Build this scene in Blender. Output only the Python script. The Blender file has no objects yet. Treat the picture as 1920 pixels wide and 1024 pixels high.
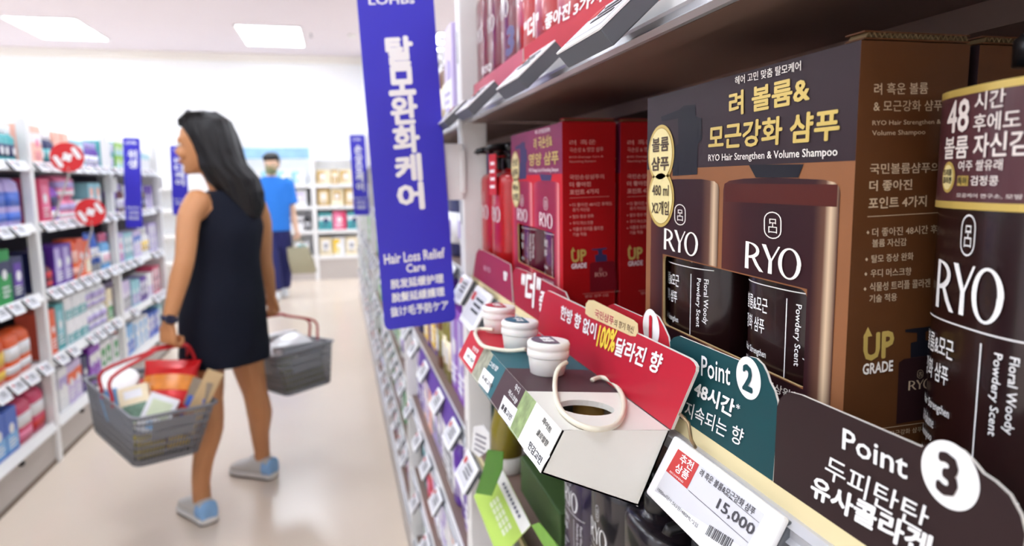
import bpy, bmesh, math, random
from mathutils import Vector as V, Matrix, noise
random.seed(7)
sc = bpy.context.scene
COL = sc.collection
PI = math.pi
# ------------------------------------------------------------------ camera
FPX, CAMH = 1300.0, 1.36
YAW, PITCH, ROLL = map(math.radians, (13.9, -7.55, -0.82))
_fw = V((math.sin(YAW)*math.cos(PITCH), math.cos(YAW)*math.cos(PITCH), math.sin(PITCH)))
_r0 = V((math.cos(YAW), -math.sin(YAW), 0)); _u0 = _r0.cross(_fw)
_r = math.cos(ROLL)*_r0 + math.sin(ROLL)*_u0
_u = -math.sin(ROLL)*_r0 + math.cos(ROLL)*_u0
CAM = V((0, 0, CAMH))
cd = bpy.data.cameras.new('camera'); co = bpy.data.objects.new('camera', cd); COL.objects.link(co)
co.matrix_world = Matrix(((_r.x, _u.x, -_fw.x, 0), (_r.y, _u.y, -_fw.y, 0), (_r.z, _u.z, -_fw.z, CAMH), (0, 0, 0, 1)))
cd.sensor_fit = 'HORIZONTAL'; cd.sensor_width = 36.0; cd.lens = 36.0*FPX/1920
cd.clip_start = 0.01; cd.clip_end = 60
cd.dof.use_dof = True; cd.dof.focus_distance = 0.405; cd.dof.aperture_fstop = 8.0
sc.camera = co
# ------------------------------------------------------------------ world, exposure
w = bpy.data.worlds.new('world'); sc.world = w; w.use_nodes = True
w.node_tree.nodes['Background'].inputs[0].default_value = (0.9, 0.93, 1, 1)
w.node_tree.nodes['Background'].inputs[1].default_value = 0.25
vs = sc.view_settings
vs.view_transform = 'Standard'; vs.look = 'None'; vs.gamma = 1; vs.use_curve_mapping = False
vs.exposure = 0.0
try:
    sc.cycles.use_denoising = True
    sc.cycles.max_bounces = 10; sc.cycles.diffuse_bounces = 6
    sc.cycles.sample_clamp_indirect = 6
except Exception: pass
LIGHT_STRENGTH = 11.5
# ------------------------------------------------------------------ geometry from the place
def ray(x, y): return _r*((x-960)/FPX) + _u*((512-y)/FPX) + _fw
def onx(x, y, a): d = ray(x, y); return CAM + d*(a/d.x)
def ony(x, y, b): d = ray(x, y); return CAM + d*(b/d.y)
def onz(x, y, z): d = ray(x, y); return CAM + d*((z-CAMH)/d.z)
def onp(x, y, p0, n): d = ray(x, y); return CAM + d*((p0-CAM).dot(n)/d.dot(n))
# ------------------------------------------------------------------ materials
MATS = {}
def lin(c):
    o = []
    for k in c[:3]:
        k /= 255.0
        o.append(k/12.92 if k <= .04045 else ((k+.055)/1.055)**2.4)
    return (*o, 1)
def mat(name, rgb, rough=.5, metal=0, var=.08, scale=40, spec=.5, bump=0, trans=0, emit=0, coat=0, alpha=1, sss=0):
    if name.startswith(('carton_', 'card_', 'tester_', 'header_')): spec = min(spec, .18)
    if name in MATS: return MATS[name]
    m = bpy.data.materials.new(name); m.use_nodes = True; MATS[name] = m
    nt = m.node_tree; b = nt.nodes['Principled BSDF']
    tc = nt.nodes.new('ShaderNodeTexCoord'); nz = nt.nodes.new('ShaderNodeTexNoise')
    nz.inputs['Scale'].default_value = scale; nz.inputs['Detail'].default_value = 3
    nt.links.new(tc.outputs['Object'], nz.inputs['Vector'])
    mx = nt.nodes.new('ShaderNodeMix'); mx.data_type = 'RGBA'
    c = lin(rgb)
    mx.inputs[6].default_value = tuple(max(0, k*(1-var)) for k in c[:3])+(1,)
    mx.inputs[7].default_value = tuple(min(1, k*(1+var)) for k in c[:3])+(1,)
    nt.links.new(nz.outputs[0], mx.inputs[0]); nt.links.new(mx.outputs[2], b.inputs['Base Color'])
    b.inputs['Roughness'].default_value = rough; b.inputs['Metallic'].default_value = metal
    b.inputs['Specular IOR Level'].default_value = spec
    if trans: b.inputs['Transmission Weight'].default_value = trans
    if coat: b.inputs['Coat Weight'].default_value = coat
    if sss:
        b.inputs['Subsurface Weight'].default_value = sss; b.inputs['Subsurface Radius'].default_value = (.02, .01, .006)
    if emit:
        b.inputs['Emission Color'].default_value = c; b.inputs['Emission Strength'].default_value = emit
    if bump:
        bp = nt.nodes.new('ShaderNodeBump'); bp.inputs['Strength'].default_value = bump; bp.inputs['Distance'].default_value = .002
        nt.links.new(nz.outputs[0], bp.inputs['Height']); nt.links.new(bp.outputs[0], b.inputs['Normal'])
    return m
def ramp_mat(name, axis, stops, rough=.4, coat=0):
    """printed colour blend along an object axis"""
    if name in MATS: return MATS[name]
    m = bpy.data.materials.new(name); m.use_nodes = True; MATS[name] = m
    nt = m.node_tree; b = nt.nodes['Principled BSDF']
    tc = nt.nodes.new('ShaderNodeTexCoord'); sp = nt.nodes.new('ShaderNodeSeparateXYZ')
    nt.links.new(tc.outputs['Object'], sp.inputs[0])
    lo, hi = stops[0][0], stops[-1][0]
    mr = nt.nodes.new('ShaderNodeMapRange'); mr.inputs[1].default_value = lo; mr.inputs[2].default_value = hi
    nt.links.new(sp.outputs[axis], mr.inputs[0])
    cr = nt.nodes.new('ShaderNodeValToRGB'); nt.links.new(mr.outputs[0], cr.inputs[0])
    el = cr.color_ramp.elements
    for i, (p, c) in enumerate(stops):
        q = (p-lo)/(hi-lo)
        if i == 0: e = el[0]; e.position = q
        elif i == 1: e = el[1]; e.position = q
        else: e = el.new(q)
        e.color = lin(c)
    nt.links.new(cr.outputs[0], b.inputs['Base Color']); b.inputs['Roughness'].default_value = rough; b.inputs['Specular IOR Level'].default_value = .2
    if coat: b.inputs['Coat Weight'].default_value = coat
    return m
CN = dict(white=(238, 238, 240), cream=(240, 225, 190), pink=(236, 130, 165), rose=(215, 70, 110), red=(205, 30, 35), orange=(235, 95, 35),
          yellow=(240, 200, 60), green=(20, 150, 70), lime=(150, 200, 70), teal=(80, 170, 175), aqua=(150, 205, 215), blue=(70, 110, 205), navy=(35, 40, 90),
          purple=(95, 50, 160), violet=(140, 60, 185), lavender=(180, 165, 215), lilac=(205, 190, 225), black=(25, 24, 27), grey=(150, 150, 155),
          brown=(110, 70, 45), tan=(205, 175, 130), gold=(200, 165, 95), maroon=(95, 25, 40), peach=(245, 190, 170), skyblue=(120, 180, 230), olive=(130, 120, 50), coral=(232, 105, 80))
def cm(n, rough=.42): return mat('print_'+n, CN[n], rough, var=.10, scale=25)
# ------------------------------------------------------------------ mesh builder
_txt = {}
def text_shape(s):
    if s not in _txt:
        c = bpy.data.curves.new('t', 'FONT'); c.body = s; c.size = 1; c.resolution_u = 2
        o = bpy.data.objects.new('t', c); m = o.to_mesh()
        vs_ = [(v.co.x, v.co.y) for v in m.vertices]; fs = [tuple(p.vertices) for p in m.polygons]
        o.to_mesh_clear(); bpy.data.objects.remove(o); bpy.data.curves.remove(c)
        x0 = min(v[0] for v in vs_); x1 = max(v[0] for v in vs_); y0 = min(v[1] for v in vs_); y1 = max(v[1] for v in vs_)
        _txt[s] = ([(v[0]-x0, v[1]-y0) for v in vs_], fs, x1-x0, y1-y0)
    return _txt[s]
def fnormal(fn):
    a, b, c = V(fn(.45, .5)), V(fn(.55, .5)), V(fn(.45, .6)); return (b-a).cross(c-a).normalized()
class MB:
    def __init__(s): s.v = []; s.f = []; s.m = []; s.sm = []; s.mats = []
    def mi(s, m):
        if m not in s.mats: s.mats.append(m)
        return s.mats.index(m)
    def add(s, vs_, fs, m, smooth=False, M=None):
        b = len(s.v); k = s.mi(m)
        s.v += [tuple(M @ V(p)) if M else tuple(p) for p in vs_]
        for f in fs: s.f.append(tuple(i+b for i in f)); s.m.append(k); s.sm.append(smooth)
        return s
    def bm(s, bm_, m, smooth=False, M=None):
        bm_.verts.index_update()
        s.add([v.co.copy() for v in bm_.verts], [[v.index for v in f.verts] for f in bm_.faces], m, smooth, M); bm_.free(); return s
    def box(s, lo, hi, m, bev=0, seg=2, M=None):
        b = bmesh.new(); bmesh.ops.create_cube(b, size=1)
        for v in b.verts: v.co = V((lo[i]+(hi[i]-lo[i])*(v.co[i]+.5) for i in range(3)))
        if bev: bmesh.ops.bevel(b, geom=b.edges[:], offset=bev, segments=seg, affect='EDGES', profile=.5)
        return s.bm(b, m, False, M)
    def obox(s, c, ax, m, bev=0, seg=2):
        """box centred at c with full-size edge vectors ax"""
        b = bmesh.new(); bmesh.ops.create_cube(b, size=1)
        L = [V(a).length for a in ax]; N = [V(a).normalized() for a in ax]
        for v in b.verts: v.co = V((v.co[i]*L[i] for i in range(3)))
        if bev: bmesh.ops.bevel(b, geom=b.edges[:], offset=bev, segments=seg, affect='EDGES', profile=.5)
        for v in b.verts: v.co = V(c)+N[0]*v.co[0]+N[1]*v.co[1]+N[2]*v.co[2]
        return s.bm(b, m)
    def poly(s, pts, m): return s.add(pts, [tuple(range(len(pts)))], m)
    def prism(s, pts, d, m, ms=None):
        """outline pts (front) extruded by vector d"""
        n = len(pts); d = V(d); P = [V(p) for p in pts]; Q = [p+d for p in P]
        s.add(P, [tuple(range(n))], m); s.add(Q, [tuple(reversed(range(n)))], ms or m)
        s.add(P+Q, [((i+1) % n, i, i+n, (i+1) % n+n) for i in range(n)], ms or m); return s
    def loft(s, rings, m, caps=True, smooth=True, closed=False):
        n = len(rings[0]); vs_ = [p for r in rings for p in r]; fs = []
        R_ = len(rings)
        for i in range(R_ if closed else R_-1):
            j = (i+1) % R_
            for k in range(n): fs.append((i*n+k, i*n+(k+1) % n, j*n+(k+1) % n, j*n+k))
        if caps and not closed: fs.append(tuple(reversed(range(n)))); fs.append(tuple((R_-1)*n+k for k in range(n)))
        return s.add(vs_, fs, m, smooth)
    def tube(s, pts, rad, m, n=8, closed=False, caps=True):
        P = [V(p) for p in pts]; N = len(P); rings = []; up = None
        for i, p in enumerate(P):
            a = P[(i-1) % N] if (closed or i) else p; b = P[(i+1) % N] if (closed or i < N-1) else p
            t = (b-a).normalized()
            if up is None: up = t.orthogonal().normalized()
            up = (up-t*up.dot(t)).normalized(); w_ = t.cross(up)
            r = rad[i] if isinstance(rad, (list, tuple)) else rad
            rings.append([p+(up*math.cos(k*2*PI/n)+w_*math.sin(k*2*PI/n))*r for k in range(n)])
        return s.loft(rings, m, caps, True, closed)
    def lathe(s, prof, c, m, n=20, smooth=True, ax=None, caps=True):
        c = V(c); A = V(ax or (0, 0, 1)).normalized(); X = A.orthogonal().normalized(); Y = A.cross(X)
        return s.loft([[c+A*z+(X*math.cos(k*2*PI/n)+Y*math.sin(k*2*PI/n))*r for k in range(n)] for r, z in prof], m, caps, smooth)
    def ball(s, c, r, m, n=14, M=None):
        if not isinstance(r, (tuple, list)): r = (r, r, r)
        b = bmesh.new(); bmesh.ops.create_uvsphere(b, u_segments=n, v_segments=max(6, n*2//3), radius=1)
        for v in b.verts:
            p = V((v.co.x*r[0], v.co.y*r[1], v.co.z*r[2])); v.co = (M @ p if M else p)+V(c)
        return s.bm(b, m, True)
    def text(s, t, o, U, W, m, bold=0, fn=None):
        """text whose bounding box fills o, o+U, o+W; fn maps (x,y in 0..1) to a point instead"""
        vs_, fs, w_, h = text_shape(t)
        offs = [(0, 0)]; bold *= .6
        if bold: offs += [(bold*math.cos(a*PI/4), bold*math.sin(a*PI/4)) for a in range(8)]
        if not fn: fn = lambda x, y: o+U*x+W*y
        nr = fnormal(fn)
        for i_, (dx, dy) in enumerate(offs):   # heavier weight: the print laid on several times
            k_ = nr*(1.2e-5*i_)
            P = [fn((x+dx)/w_, (y+dy)/h)+k_ for x, y in vs_]
            s.add(P, fs, m)
        return s
    def tx(s, t, o, U, W, h, m, bold=0, align='l', sx=1, width=None):
        """text of cap height h at o along unit vectors U (right), W (up)"""
        _, _, w_, hh = text_shape(t)
        ln = width if width else w_/hh*h*sx
        if align == 'c': o = o-U*ln/2
        if align == 'r': o = o-U*ln
        return s.text(t, o, U*ln, W*h, m, bold)
    def build(s, name, parent=None, loc=None):
        o_ = V(loc) if loc is not None else (WL[parent.name] if parent else V((0, 0, 0)))
        me = bpy.data.meshes.new(name); me.from_pydata([tuple(V(p)-o_) for p in s.v], [], s.f)
        for m in s.mats: me.materials.append(m)
        me.polygons.foreach_set('material_index', s.m); me.polygons.foreach_set('use_smooth', s.sm); me.update()
        ob = bpy.data.objects.new(name, me); COL.objects.link(ob)
        if parent:
            ob.parent = parent; ob.location = o_-WL[parent.name]
        else: ob.location = o_
        WL[ob.name] = o_
        return ob
WL = {}
def fixn(ob):
    b = bmesh.new(); b.from_mesh(ob.data); bmesh.ops.recalc_face_normals(b, faces=b.faces[:]); b.to_mesh(ob.data); b.free(); return ob
def thing(name, label, cat, loc=(0, 0, 0), group=None):
    o = bpy.data.objects.new(name, None); COL.objects.link(o); o.empty_display_size = .05
    o.location = loc; WL[o.name] = V(loc); return tag(o, label, cat, group)
def tag(o, label, cat, group=None):
    o['label'] = label; o['category'] = cat
    if group: o['group'] = group
    return o
def structure(o): o['kind'] = 'structure'; return o
def dup(root, loc, label=None, rot=0, group=None, scale=None):
    r = root.copy(); COL.objects.link(r); r.location = loc; r.rotation_euler = (0, 0, rot)
    if label: r['label'] = label
    if group: r['group'] = group
    if scale: r.scale = scale
    for ch in list(root.children):
        c = ch.copy(); COL.objects.link(c); c.parent = r
        for g in ch.children:
            d = g.copy(); COL.objects.link(d); d.parent = c
    return r
def remesh(ob, voxel, it=2, fac=.5):
    """fuse closed pieces into one continuous surface"""
    m = ob.modifiers.new('r', 'REMESH'); m.mode = 'VOXEL'; m.voxel_size = voxel; m.use_smooth_shade = True
    if it:
        k = ob.modifiers.new('s', 'SMOOTH'); k.iterations = it; k.factor = fac
    bpy.context.view_layer.update()
    dg = bpy.context.evaluated_depsgraph_get()
    me = bpy.data.meshes.new_from_object(ob.evaluated_get(dg)); ob.modifiers.clear()
    old = ob.data; ob.data = me; me.name = old.name
    me.polygons.foreach_set('use_smooth', [True]*len(me.polygons)); return ob
ORD = ['first', 'second', 'third', 'fourth', 'fifth', 'sixth', 'seventh', 'eighth', 'ninth', 'tenth', 'eleventh', 'twelfth', 'thirteenth', 'fourteenth', 'fifteenth', 'sixteenth']
X_, Y_, Z_ = V((1, 0, 0)), V((0, 1, 0)), V((0, 0, 1))
WHITE = mat('white_ink', (245, 245, 245), .5, var=.01); BLACKI = mat('black_ink', (25, 25, 28), .5, var=.02)
GOLD = mat('gold_foil', (208, 180, 96), .32, metal=.25, var=.06, scale=18)
STEEL = mat('white_powder_coated_metal', (232, 231, 230), .35, var=.03)
# ------------------------------------------------------------------ room shell
RX0, RX1, RY0, RY1, CH = -5.6, 4.4, -3.0, 10.62, 3.17
def floor_material():
    m = mat('beige_vinyl_floor', (226, 210, 192), .22, var=.05, scale=1.6, spec=.45)
    return m
structure(MB().box((RX0, RY0, -.06), (RX1, RY1, 0), floor_material()).build('floor'))
structure(MB().box((RX0, RY0, CH), (RX1, RY1, CH+.06), mat('ceiling_paint', (226, 218, 224), .85, var=.02, scale=3)).build('ceiling'))
WALL = mat('white_wall_paint', (244, 245, 247), .8, var=.015, scale=3)
structure(MB().box((RX0, RY1, 0), (RX1, RY1+.1, CH), WALL).build('wall_back'))
structure(MB().box((RX0-.1, RY0, 0), (RX0, RY1, CH), WALL).build('wall_left'))
structure(MB().box((RX1, RY0, 0), (RX1+.1, RY1, CH), WALL).build('wall_right'))
structure(MB().box((RX0, RY0-.1, 0), (RX1, RY0, CH), WALL).build('wall_front'))
structure(MB().box((RX0, RY1-.09, CH-.10), (RX1, RY1, CH), mat('cove_paint', (240, 236, 228), .7, var=.02)).build('trim_1'))
structure(MB().box((.42, RY1-.45, 0), (1.1, RY1, CH), WALL, .01).build('wall_pillar'))
# ceiling lights
def ceiling_light(x, y, label):
    t = thing('ceiling_light', label, 'ceiling light', (x, y, CH), 'panel lights on the ceiling')
    f = MB(); W_, L_ = .37, .59
    for lo, hi in (((-W_, -L_, -.012), (W_, -L_+.02, 0)), ((-W_, L_-.02, -.012), (W_, L_, 0)), ((-W_, -L_, -.012), (-W_+.02, L_, 0)), ((W_-.02, -L_, -.012), (W_, L_, 0))):
        f.box([x+lo[0], y+lo[1], CH+lo[2]], [x+hi[0], y+hi[1], CH+hi[2]], STEEL)
    f.build('frame', t)
    MB().box((x-W_+.02, y-L_+.02, CH-.008), (x+W_-.02, y+L_-.02, CH-.001), mat('light_diffuser', (236, 245, 255), .4, var=0, emit=LIGHT_STRENGTH)).build('diffuser', t)
for i, x in enumerate((-3.03, -.70, 1.63, 3.7, -5.1)):
    for j, y in enumerate((9.28, 6.75, 4.2, 1.7, -.8)):
        if i > 2 and j in (0,): pass
        lab = 'white ceiling light panel by the far wall, %s' % ['cut by the left photo edge', 'above the man', 'behind the right shelving', 'far right corner', 'far left corner'][i] if j == 0 else \
              'white ceiling light panel in %s row from far wall, %s' % (ORD[j], ['left column', 'centre column', 'right column', 'outer right column', 'outer left column'][i])
        ceiling_light(x, y, lab)
p = onz(583, 62, CH)
t = thing('sprinkler', 'small metal sprinkler head on the ceiling right of the centre light', 'sprinkler', p)
MB().lathe([(.03, -.004), (.03, 0)], p, STEEL).build('rose', t)
MB().lathe([(.008, -.05), (.02, -.05), (.02, -.046), (.006, -.044), (.008, 0)], p, mat('dull_metal', (120, 118, 120), .4, .8)).build('head', t)
p = onz(660, 65, CH)
tag(MB().lathe([(.03, -.035), (.05, -.03), (.055, -.008), (.055, 0)], p, STEEL).build('smoke_detector', None, p), 'round white smoke detector on the ceiling beside the blue sign', 'smoke detector')
# ------------------------------------------------------------------ shelving
SHELF = mat('shelf_board_taupe', (122, 98, 88), .5, var=.05, scale=12)
CREAM = mat('cream_edge_strip', (228, 212, 165), .55, var=.05, scale=14)
RAIL = mat('clear_silver_price_rail', (196, 197, 202), .22, metal=.35, var=.04, scale=9)
BACKP = mat('dark_back_panel', (62, 52, 56), .6, var=.06, scale=6)
PLINTH = mat('grey_plinth', (186, 178, 172), .5, var=.04, scale=5)
RAX = .21           # aisle face of the right shelving
RZ = [1.475, 1.205, .90, .635, .375, .12]
RPOST = [-.055+1.2*i for i in range(8)]
def gondola_right():
    y0, y1 = RPOST[0], RPOST[-1]
    g = thing('shelving_unit', 'long white shelving run along the right aisle holding hair care products', 'shelving', (RAX+.2, (y0+y1)/2, 0))
    for py in RPOST:
        m = MB().box((RAX-.012, py-.018, 0), (RAX+.03, py+.018, 1.69), STEEL, .003)
        for k in range(12): m.box((RAX-.0125, py-.003, .12+k*.13), (RAX-.0119, py+.003, .17+k*.13), mat('post_slot_shadow', (120, 118, 120), .6))
        m.build('upright_post', g)
    MB().box((RAX+.43, y0, .1), (RAX+.45, y1, 1.69), BACKP).build('back_panel', g)
    for z in RZ:
        for py in RPOST[:-1]:
            s = MB().box((RAX+.003, py+.019, z-.018), (RAX+.43, py+1.181, z), SHELF)
            # folded front flange and stiffening ribs under the board
            s.box((RAX+.003, py+.019, z-.021), (RAX+.03, py+1.181, z-.018), SHELF)
            s.box((RAX+.15, py+.019, z-.034), (RAX+.165, py+1.181, z-.018), SHELF); s.box((RAX+.30, py+.019, z-.034), (RAX+.315, py+1.181, z-.018), SHELF)
            so = s.build('shelf', g)
            r = MB(); y0_, y1_ = py+.019, py+1.181
            pr = [(RAX, z-.0095), (RAX-.003, z-.0095), (RAX-.0075, z-.012), (RAX-.006, z-.0135), (RAX-.006, z-.0175), (RAX-.0085, z-.0195), (RAX-.004, z-.022), (RAX, z-.022)]
            r.loft([[V((a, y0_, b)) for a, b in pr], [V((a, y1_, b)) for a, b in pr]], RAIL, smooth=False)
            r.box((RAX-.0008, y0_, z-.0096), (RAX+.003, y1_, z+.0004), CREAM if py == RPOST[0] and z < 1.3 else STEEL)
            fixn(r.build('price_rail', so))
    MB().box((RAX-.015, y0, 0), (RAX+.42, y1, .095), PLINTH).build('plinth', g)
    return g
RG = gondola_right()
LAX = -1.42
LZ = [1.475, 1.185, .85, .515, .205]
LPOST = [2.58, 3.78, 4.98, 6.2]
def gondola_left():
    y0, y1 = LPOST[0]-1.2, LPOST[-1]
    g = thing('shelving_unit', 'long white shelving run along the left aisle with colourful packs', 'shelving', (LAX-.2, (y0+y1)/2, 0))
    for py in LPOST:
        MB().box((LAX-.03, py-.02, 0), (LAX+.015, py+.02, 1.69), STEEL, .003).build('upright_post', g)
    MB().box((LAX-.45, y0, .1), (LAX-.43, y1, 1.69), mat('back_panel_left', (70, 64, 78), .6)).build('back_panel', g)
    MB().box((LAX-.43, y1-.01, .1), (LAX-.03, y1+.01, 1.6), STEEL).build('end_panel', g)
    for z in LZ:
        for py in LPOST[:-1]:
            so = MB().box((LAX-.43, py+.021, z-.03), (LAX, py+1.179, z), mat('shelf_board_white', (228, 226, 226), .45, var=.03)).build('shelf', g)
            pr = [(LAX, z+.01), (LAX+.02, z-.03), (LAX+.018, z-.036), (LAX, z-.036)]
            fixn(MB().loft([[V((a, py+.021, b)) for a, b in pr], [V((a, py+1.179, b)) for a, b in pr]], STEEL, smooth=False).build('price_rail', so))
            if z == LZ[-1]:
                for q in (.35, .8): MB().ball((LAX+.006, py+q, z-.055), (.012, .018, .014), BLACKI).build('clip', so)
    MB().box((LAX-.42, y0, 0), (LAX-.004, y1, .165), PLINTH).build('plinth', g)
    MB().box((LAX-.42, y0, 0), (LAX+.001, y1, .022), mat('dark_kick_strip', (120, 104, 92), .6)).build('kick_strip', g)
    return g
LG = gondola_left()
# ------------------------------------------------------------------ shelf goods seen out of focus
def sell(a, b, z, n=20, e=2.6):
    r = []
    for k in range(n):
        t = 2*PI*k/n; c, s_ = math.cos(t), math.sin(t)
        r.append(V((math.copysign(abs(c)**(2/e), c)*a, math.copysign(abs(s_)**(2/e), s_)*b, z)))
    return r
PC = {}
def product(kind, col, acc, w_, d, h):
    key = (kind, col, acc, round(w_, 3), round(d, 3), round(h, 3))
    if key in PC: return PC[key]
    rr = random.Random(hash(str(key)) & 0xffff if False else sum(map(ord, str(key))))
    m = MB(); A, B = cm(col), cm(acc); C2 = cm('white') if acc != 'white' else cm(rr.choice(['navy', 'pink', 'lavender', 'grey']))
    f = d/2+.0006
    def patch(y0, y1, z0, z1, mm, e=0): m.box((f-.004, y0, z0), (f+.0006+e, y1, z1), mm)
    if kind == 'carton':
        m.box((-d/2, -w_/2, 0), (d/2, w_/2, h), A, .003)
        st = rr.randint(0, 3)
        if st == 0: patch(-w_/2+.004, w_/2-.004, h*.55, h*.8, B)
        elif st == 1: patch(-w_/2+.004, w_*.1, h*.08, h*.92, B)
        elif st == 2: patch(-w_*.3, w_*.3, h*.3, h*.85, B)
        else: patch(-w_/2+.004, w_/2-.004, h*.06, h*.45, B)
        m.lathe([(w_*.2, 0), (w_*.2, .0014)], (f-.0004, w_*.12*(rr.random()-.5), h*.55), C2, 12, False, (1, 0, 0))
        for k in range(3): patch(-w_*.32, w_*(.1+.2*rr.random()), h*(.14+.08*k), h*(.17+.08*k), C2, .0016)
    elif kind == 'pack':
        rings = []
        for z, k in ((0, .82), (.012, .97), (h*.3, 1.03), (h*.7, 1.03), (h-.02, .93), (h-.004, .6), (h, .5)):
            rings.append(sell(d/2*k, min(w_/2*.996, w_/2*(.9+.1*k)), z, 24, 5))
        m.loft(rings, A)
        q = sell(d/2*1.032, w_/2*1.004, 0, 24, 5)
        for z0, z1, mm in ((h*.12, h*.30, B), (h*.42, h*.72, C2 if rr.random() < .4 else B)):
            m.loft([[V((p.x*1.004, p.y*.998, z)) for p in q] for z in (z0, z1)], mm)
        m.box((-.002, -w_*.42, h-.006), (.002, w_*.42, h+.0003), A)
    elif kind in ('bottle', 'pump'):
        hb = h*(.74 if kind == 'bottle' else .70)
        m.loft([sell(d/2*k, w_/2*k2, z) for z, k, k2 in ((0, .9, .92), (.006, 1, 1), (hb*.86, 1, 1), (hb*.95, .85, .82), (hb, .5, .42), (hb+.008, .42, .36))], A)
        q = [sell(d/2*1.012, w_/2*1.012, z) for z in (hb*.2, hb*.66)]
        m.loft(q, B)
        r = w_*.2
        if kind == 'bottle': m.lathe([(r*.9, hb+.004), (r*1.05, hb+.006), (r, h), (r*.8, h+.003)], (0, 0, 0), C2, 14)
        else:
            m.lathe([(r, hb+.004), (r, hb+.024), (r*.4, hb+.028), (r*.35, h*.93), (r*.8, h*.935), (r*.8, h), (r*.5, h+.002)], (0, 0, 0), C2, 14)
            m.box((0, -r*.35, h*.95), (d*.62, r*.35, h*.99), C2)
        m.box((d/2*1.0, -w_*.2, hb*.3), (d/2*1.02+.001, w_*.2, hb*.55), C2)
    elif kind == 'tub':
        m.lathe([(w_*.44, 0), (w_*.46, .004), (w_*.46, h*.72), (w_*.44, h*.74)], (0, 0, 0), A, 20)
        m.lathe([(w_*.48, h*.72), (w_*.5, h*.74), (w_*.5, h*.97), (w_*.47, h)], (0, 0, 0), C2, 20)
        m.lathe([(w_*.465, h*.16), (w_*.465, h*.55)], (0, 0, 0), B, 20)
    elif kind == 'tube':
        m.lathe([(w_*.36, 0), (w_*.38, .003), (w_*.38, h*.2), (w_*.36, h*.21)], (0, 0, 0), C2, 16)
        m.loft([sell(w_*.4*k, w_*(.4+.06*(1-k)), z, 16, 2) for z, k in ((h*.2, 1), (h*.5, .85), (h*.8, .45), (h*.96, .08), (h, .06))], A)
        m.loft([sell(w_*.41*k, w_*(.405+.06*(1-k)), z, 16, 2) for z, k in ((h*.35, .94), (h*.6, .75))], B)
    me_o = m.build({'carton': 'boxed_product', 'pack': 'wrapped_pack', 'bottle': 'bottle', 'pump': 'pump_bottle', 'tub': 'jar', 'tube': 'cosmetic_tube'}[kind])
    fixn(me_o); me = me_o.data; bpy.data.objects.remove(me_o); PC[key] = me
    return me
NAME = {'carton': ('carton', 'carton'), 'pack': ('wrapped_pack', 'pack'), 'bottle': ('bottle', 'bottle'), 'pump': ('pump_bottle', 'bottle'), 'tub': ('lidded_jar', 'jar'), 'tube': ('squeeze_tube', 'tube')}
def stock(spec, x, y0, y1, z, face, where, group, ymin=-9, gap=.004, hmax=.9):
    """rows of goods side by side from the near post on; face = +1 looks to +x, -1 to -x"""
    y = y0; n = 0; rr = random.Random(len(where)*31+int(z*100))
    toks = [t.split() for t in spec.split(',')]; i = 0
    while True:
        t = toks[i % len(toks)]; i += 1
        kind, col, acc, w_, h = t[0], t[1], t[2], float(t[3]), float(t[4]); cnt = int(t[5]) if len(t) > 5 else 1; lay = int(t[6]) if len(t) > 6 else 1
        d = float(t[7]) if len(t) > 7 else (.12 if kind in ('carton', 'pack') else w_*.7)
        for c in range(cnt):
            if y+w_ > y1: return
            n += 1
            if y+w_ > ymin:
                for L in range(lay):
                    me = product(kind, col, acc, w_-gap, d, h)
                    o = bpy.data.objects.new(NAME[kind][0], me); COL.objects.link(o)
                    o.location = (x-face*(d/2+.012+.012*rr.random()), y+w_/2, z+L*(h+.0005)+.0004)
                    if face < 0: o.rotation_euler = (0, 0, PI)
                    lv = '' if lay == 1 else ('lower ', 'upper ', 'topmost ')[L]
                    two = col if acc in ('white', col) else '%s and %s' % (col, acc)
                    tag(o, '%s%s %s, %s from near post, %s' % (lv, two, NAME[kind][0].replace('_', ' '), ORD[min(n, 16)-1], where), NAME[kind][1], group)
            y += w_
        if i > 200: return
LB = {2.58: 'left nearest bay', 3.78: 'left middle bay', 4.98: 'left far bay'}
LS = dict(zip(LZ, ('top shelf', 'second-top shelf', 'middle shelf', 'second-bottom shelf', 'bottom shelf')))
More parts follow.
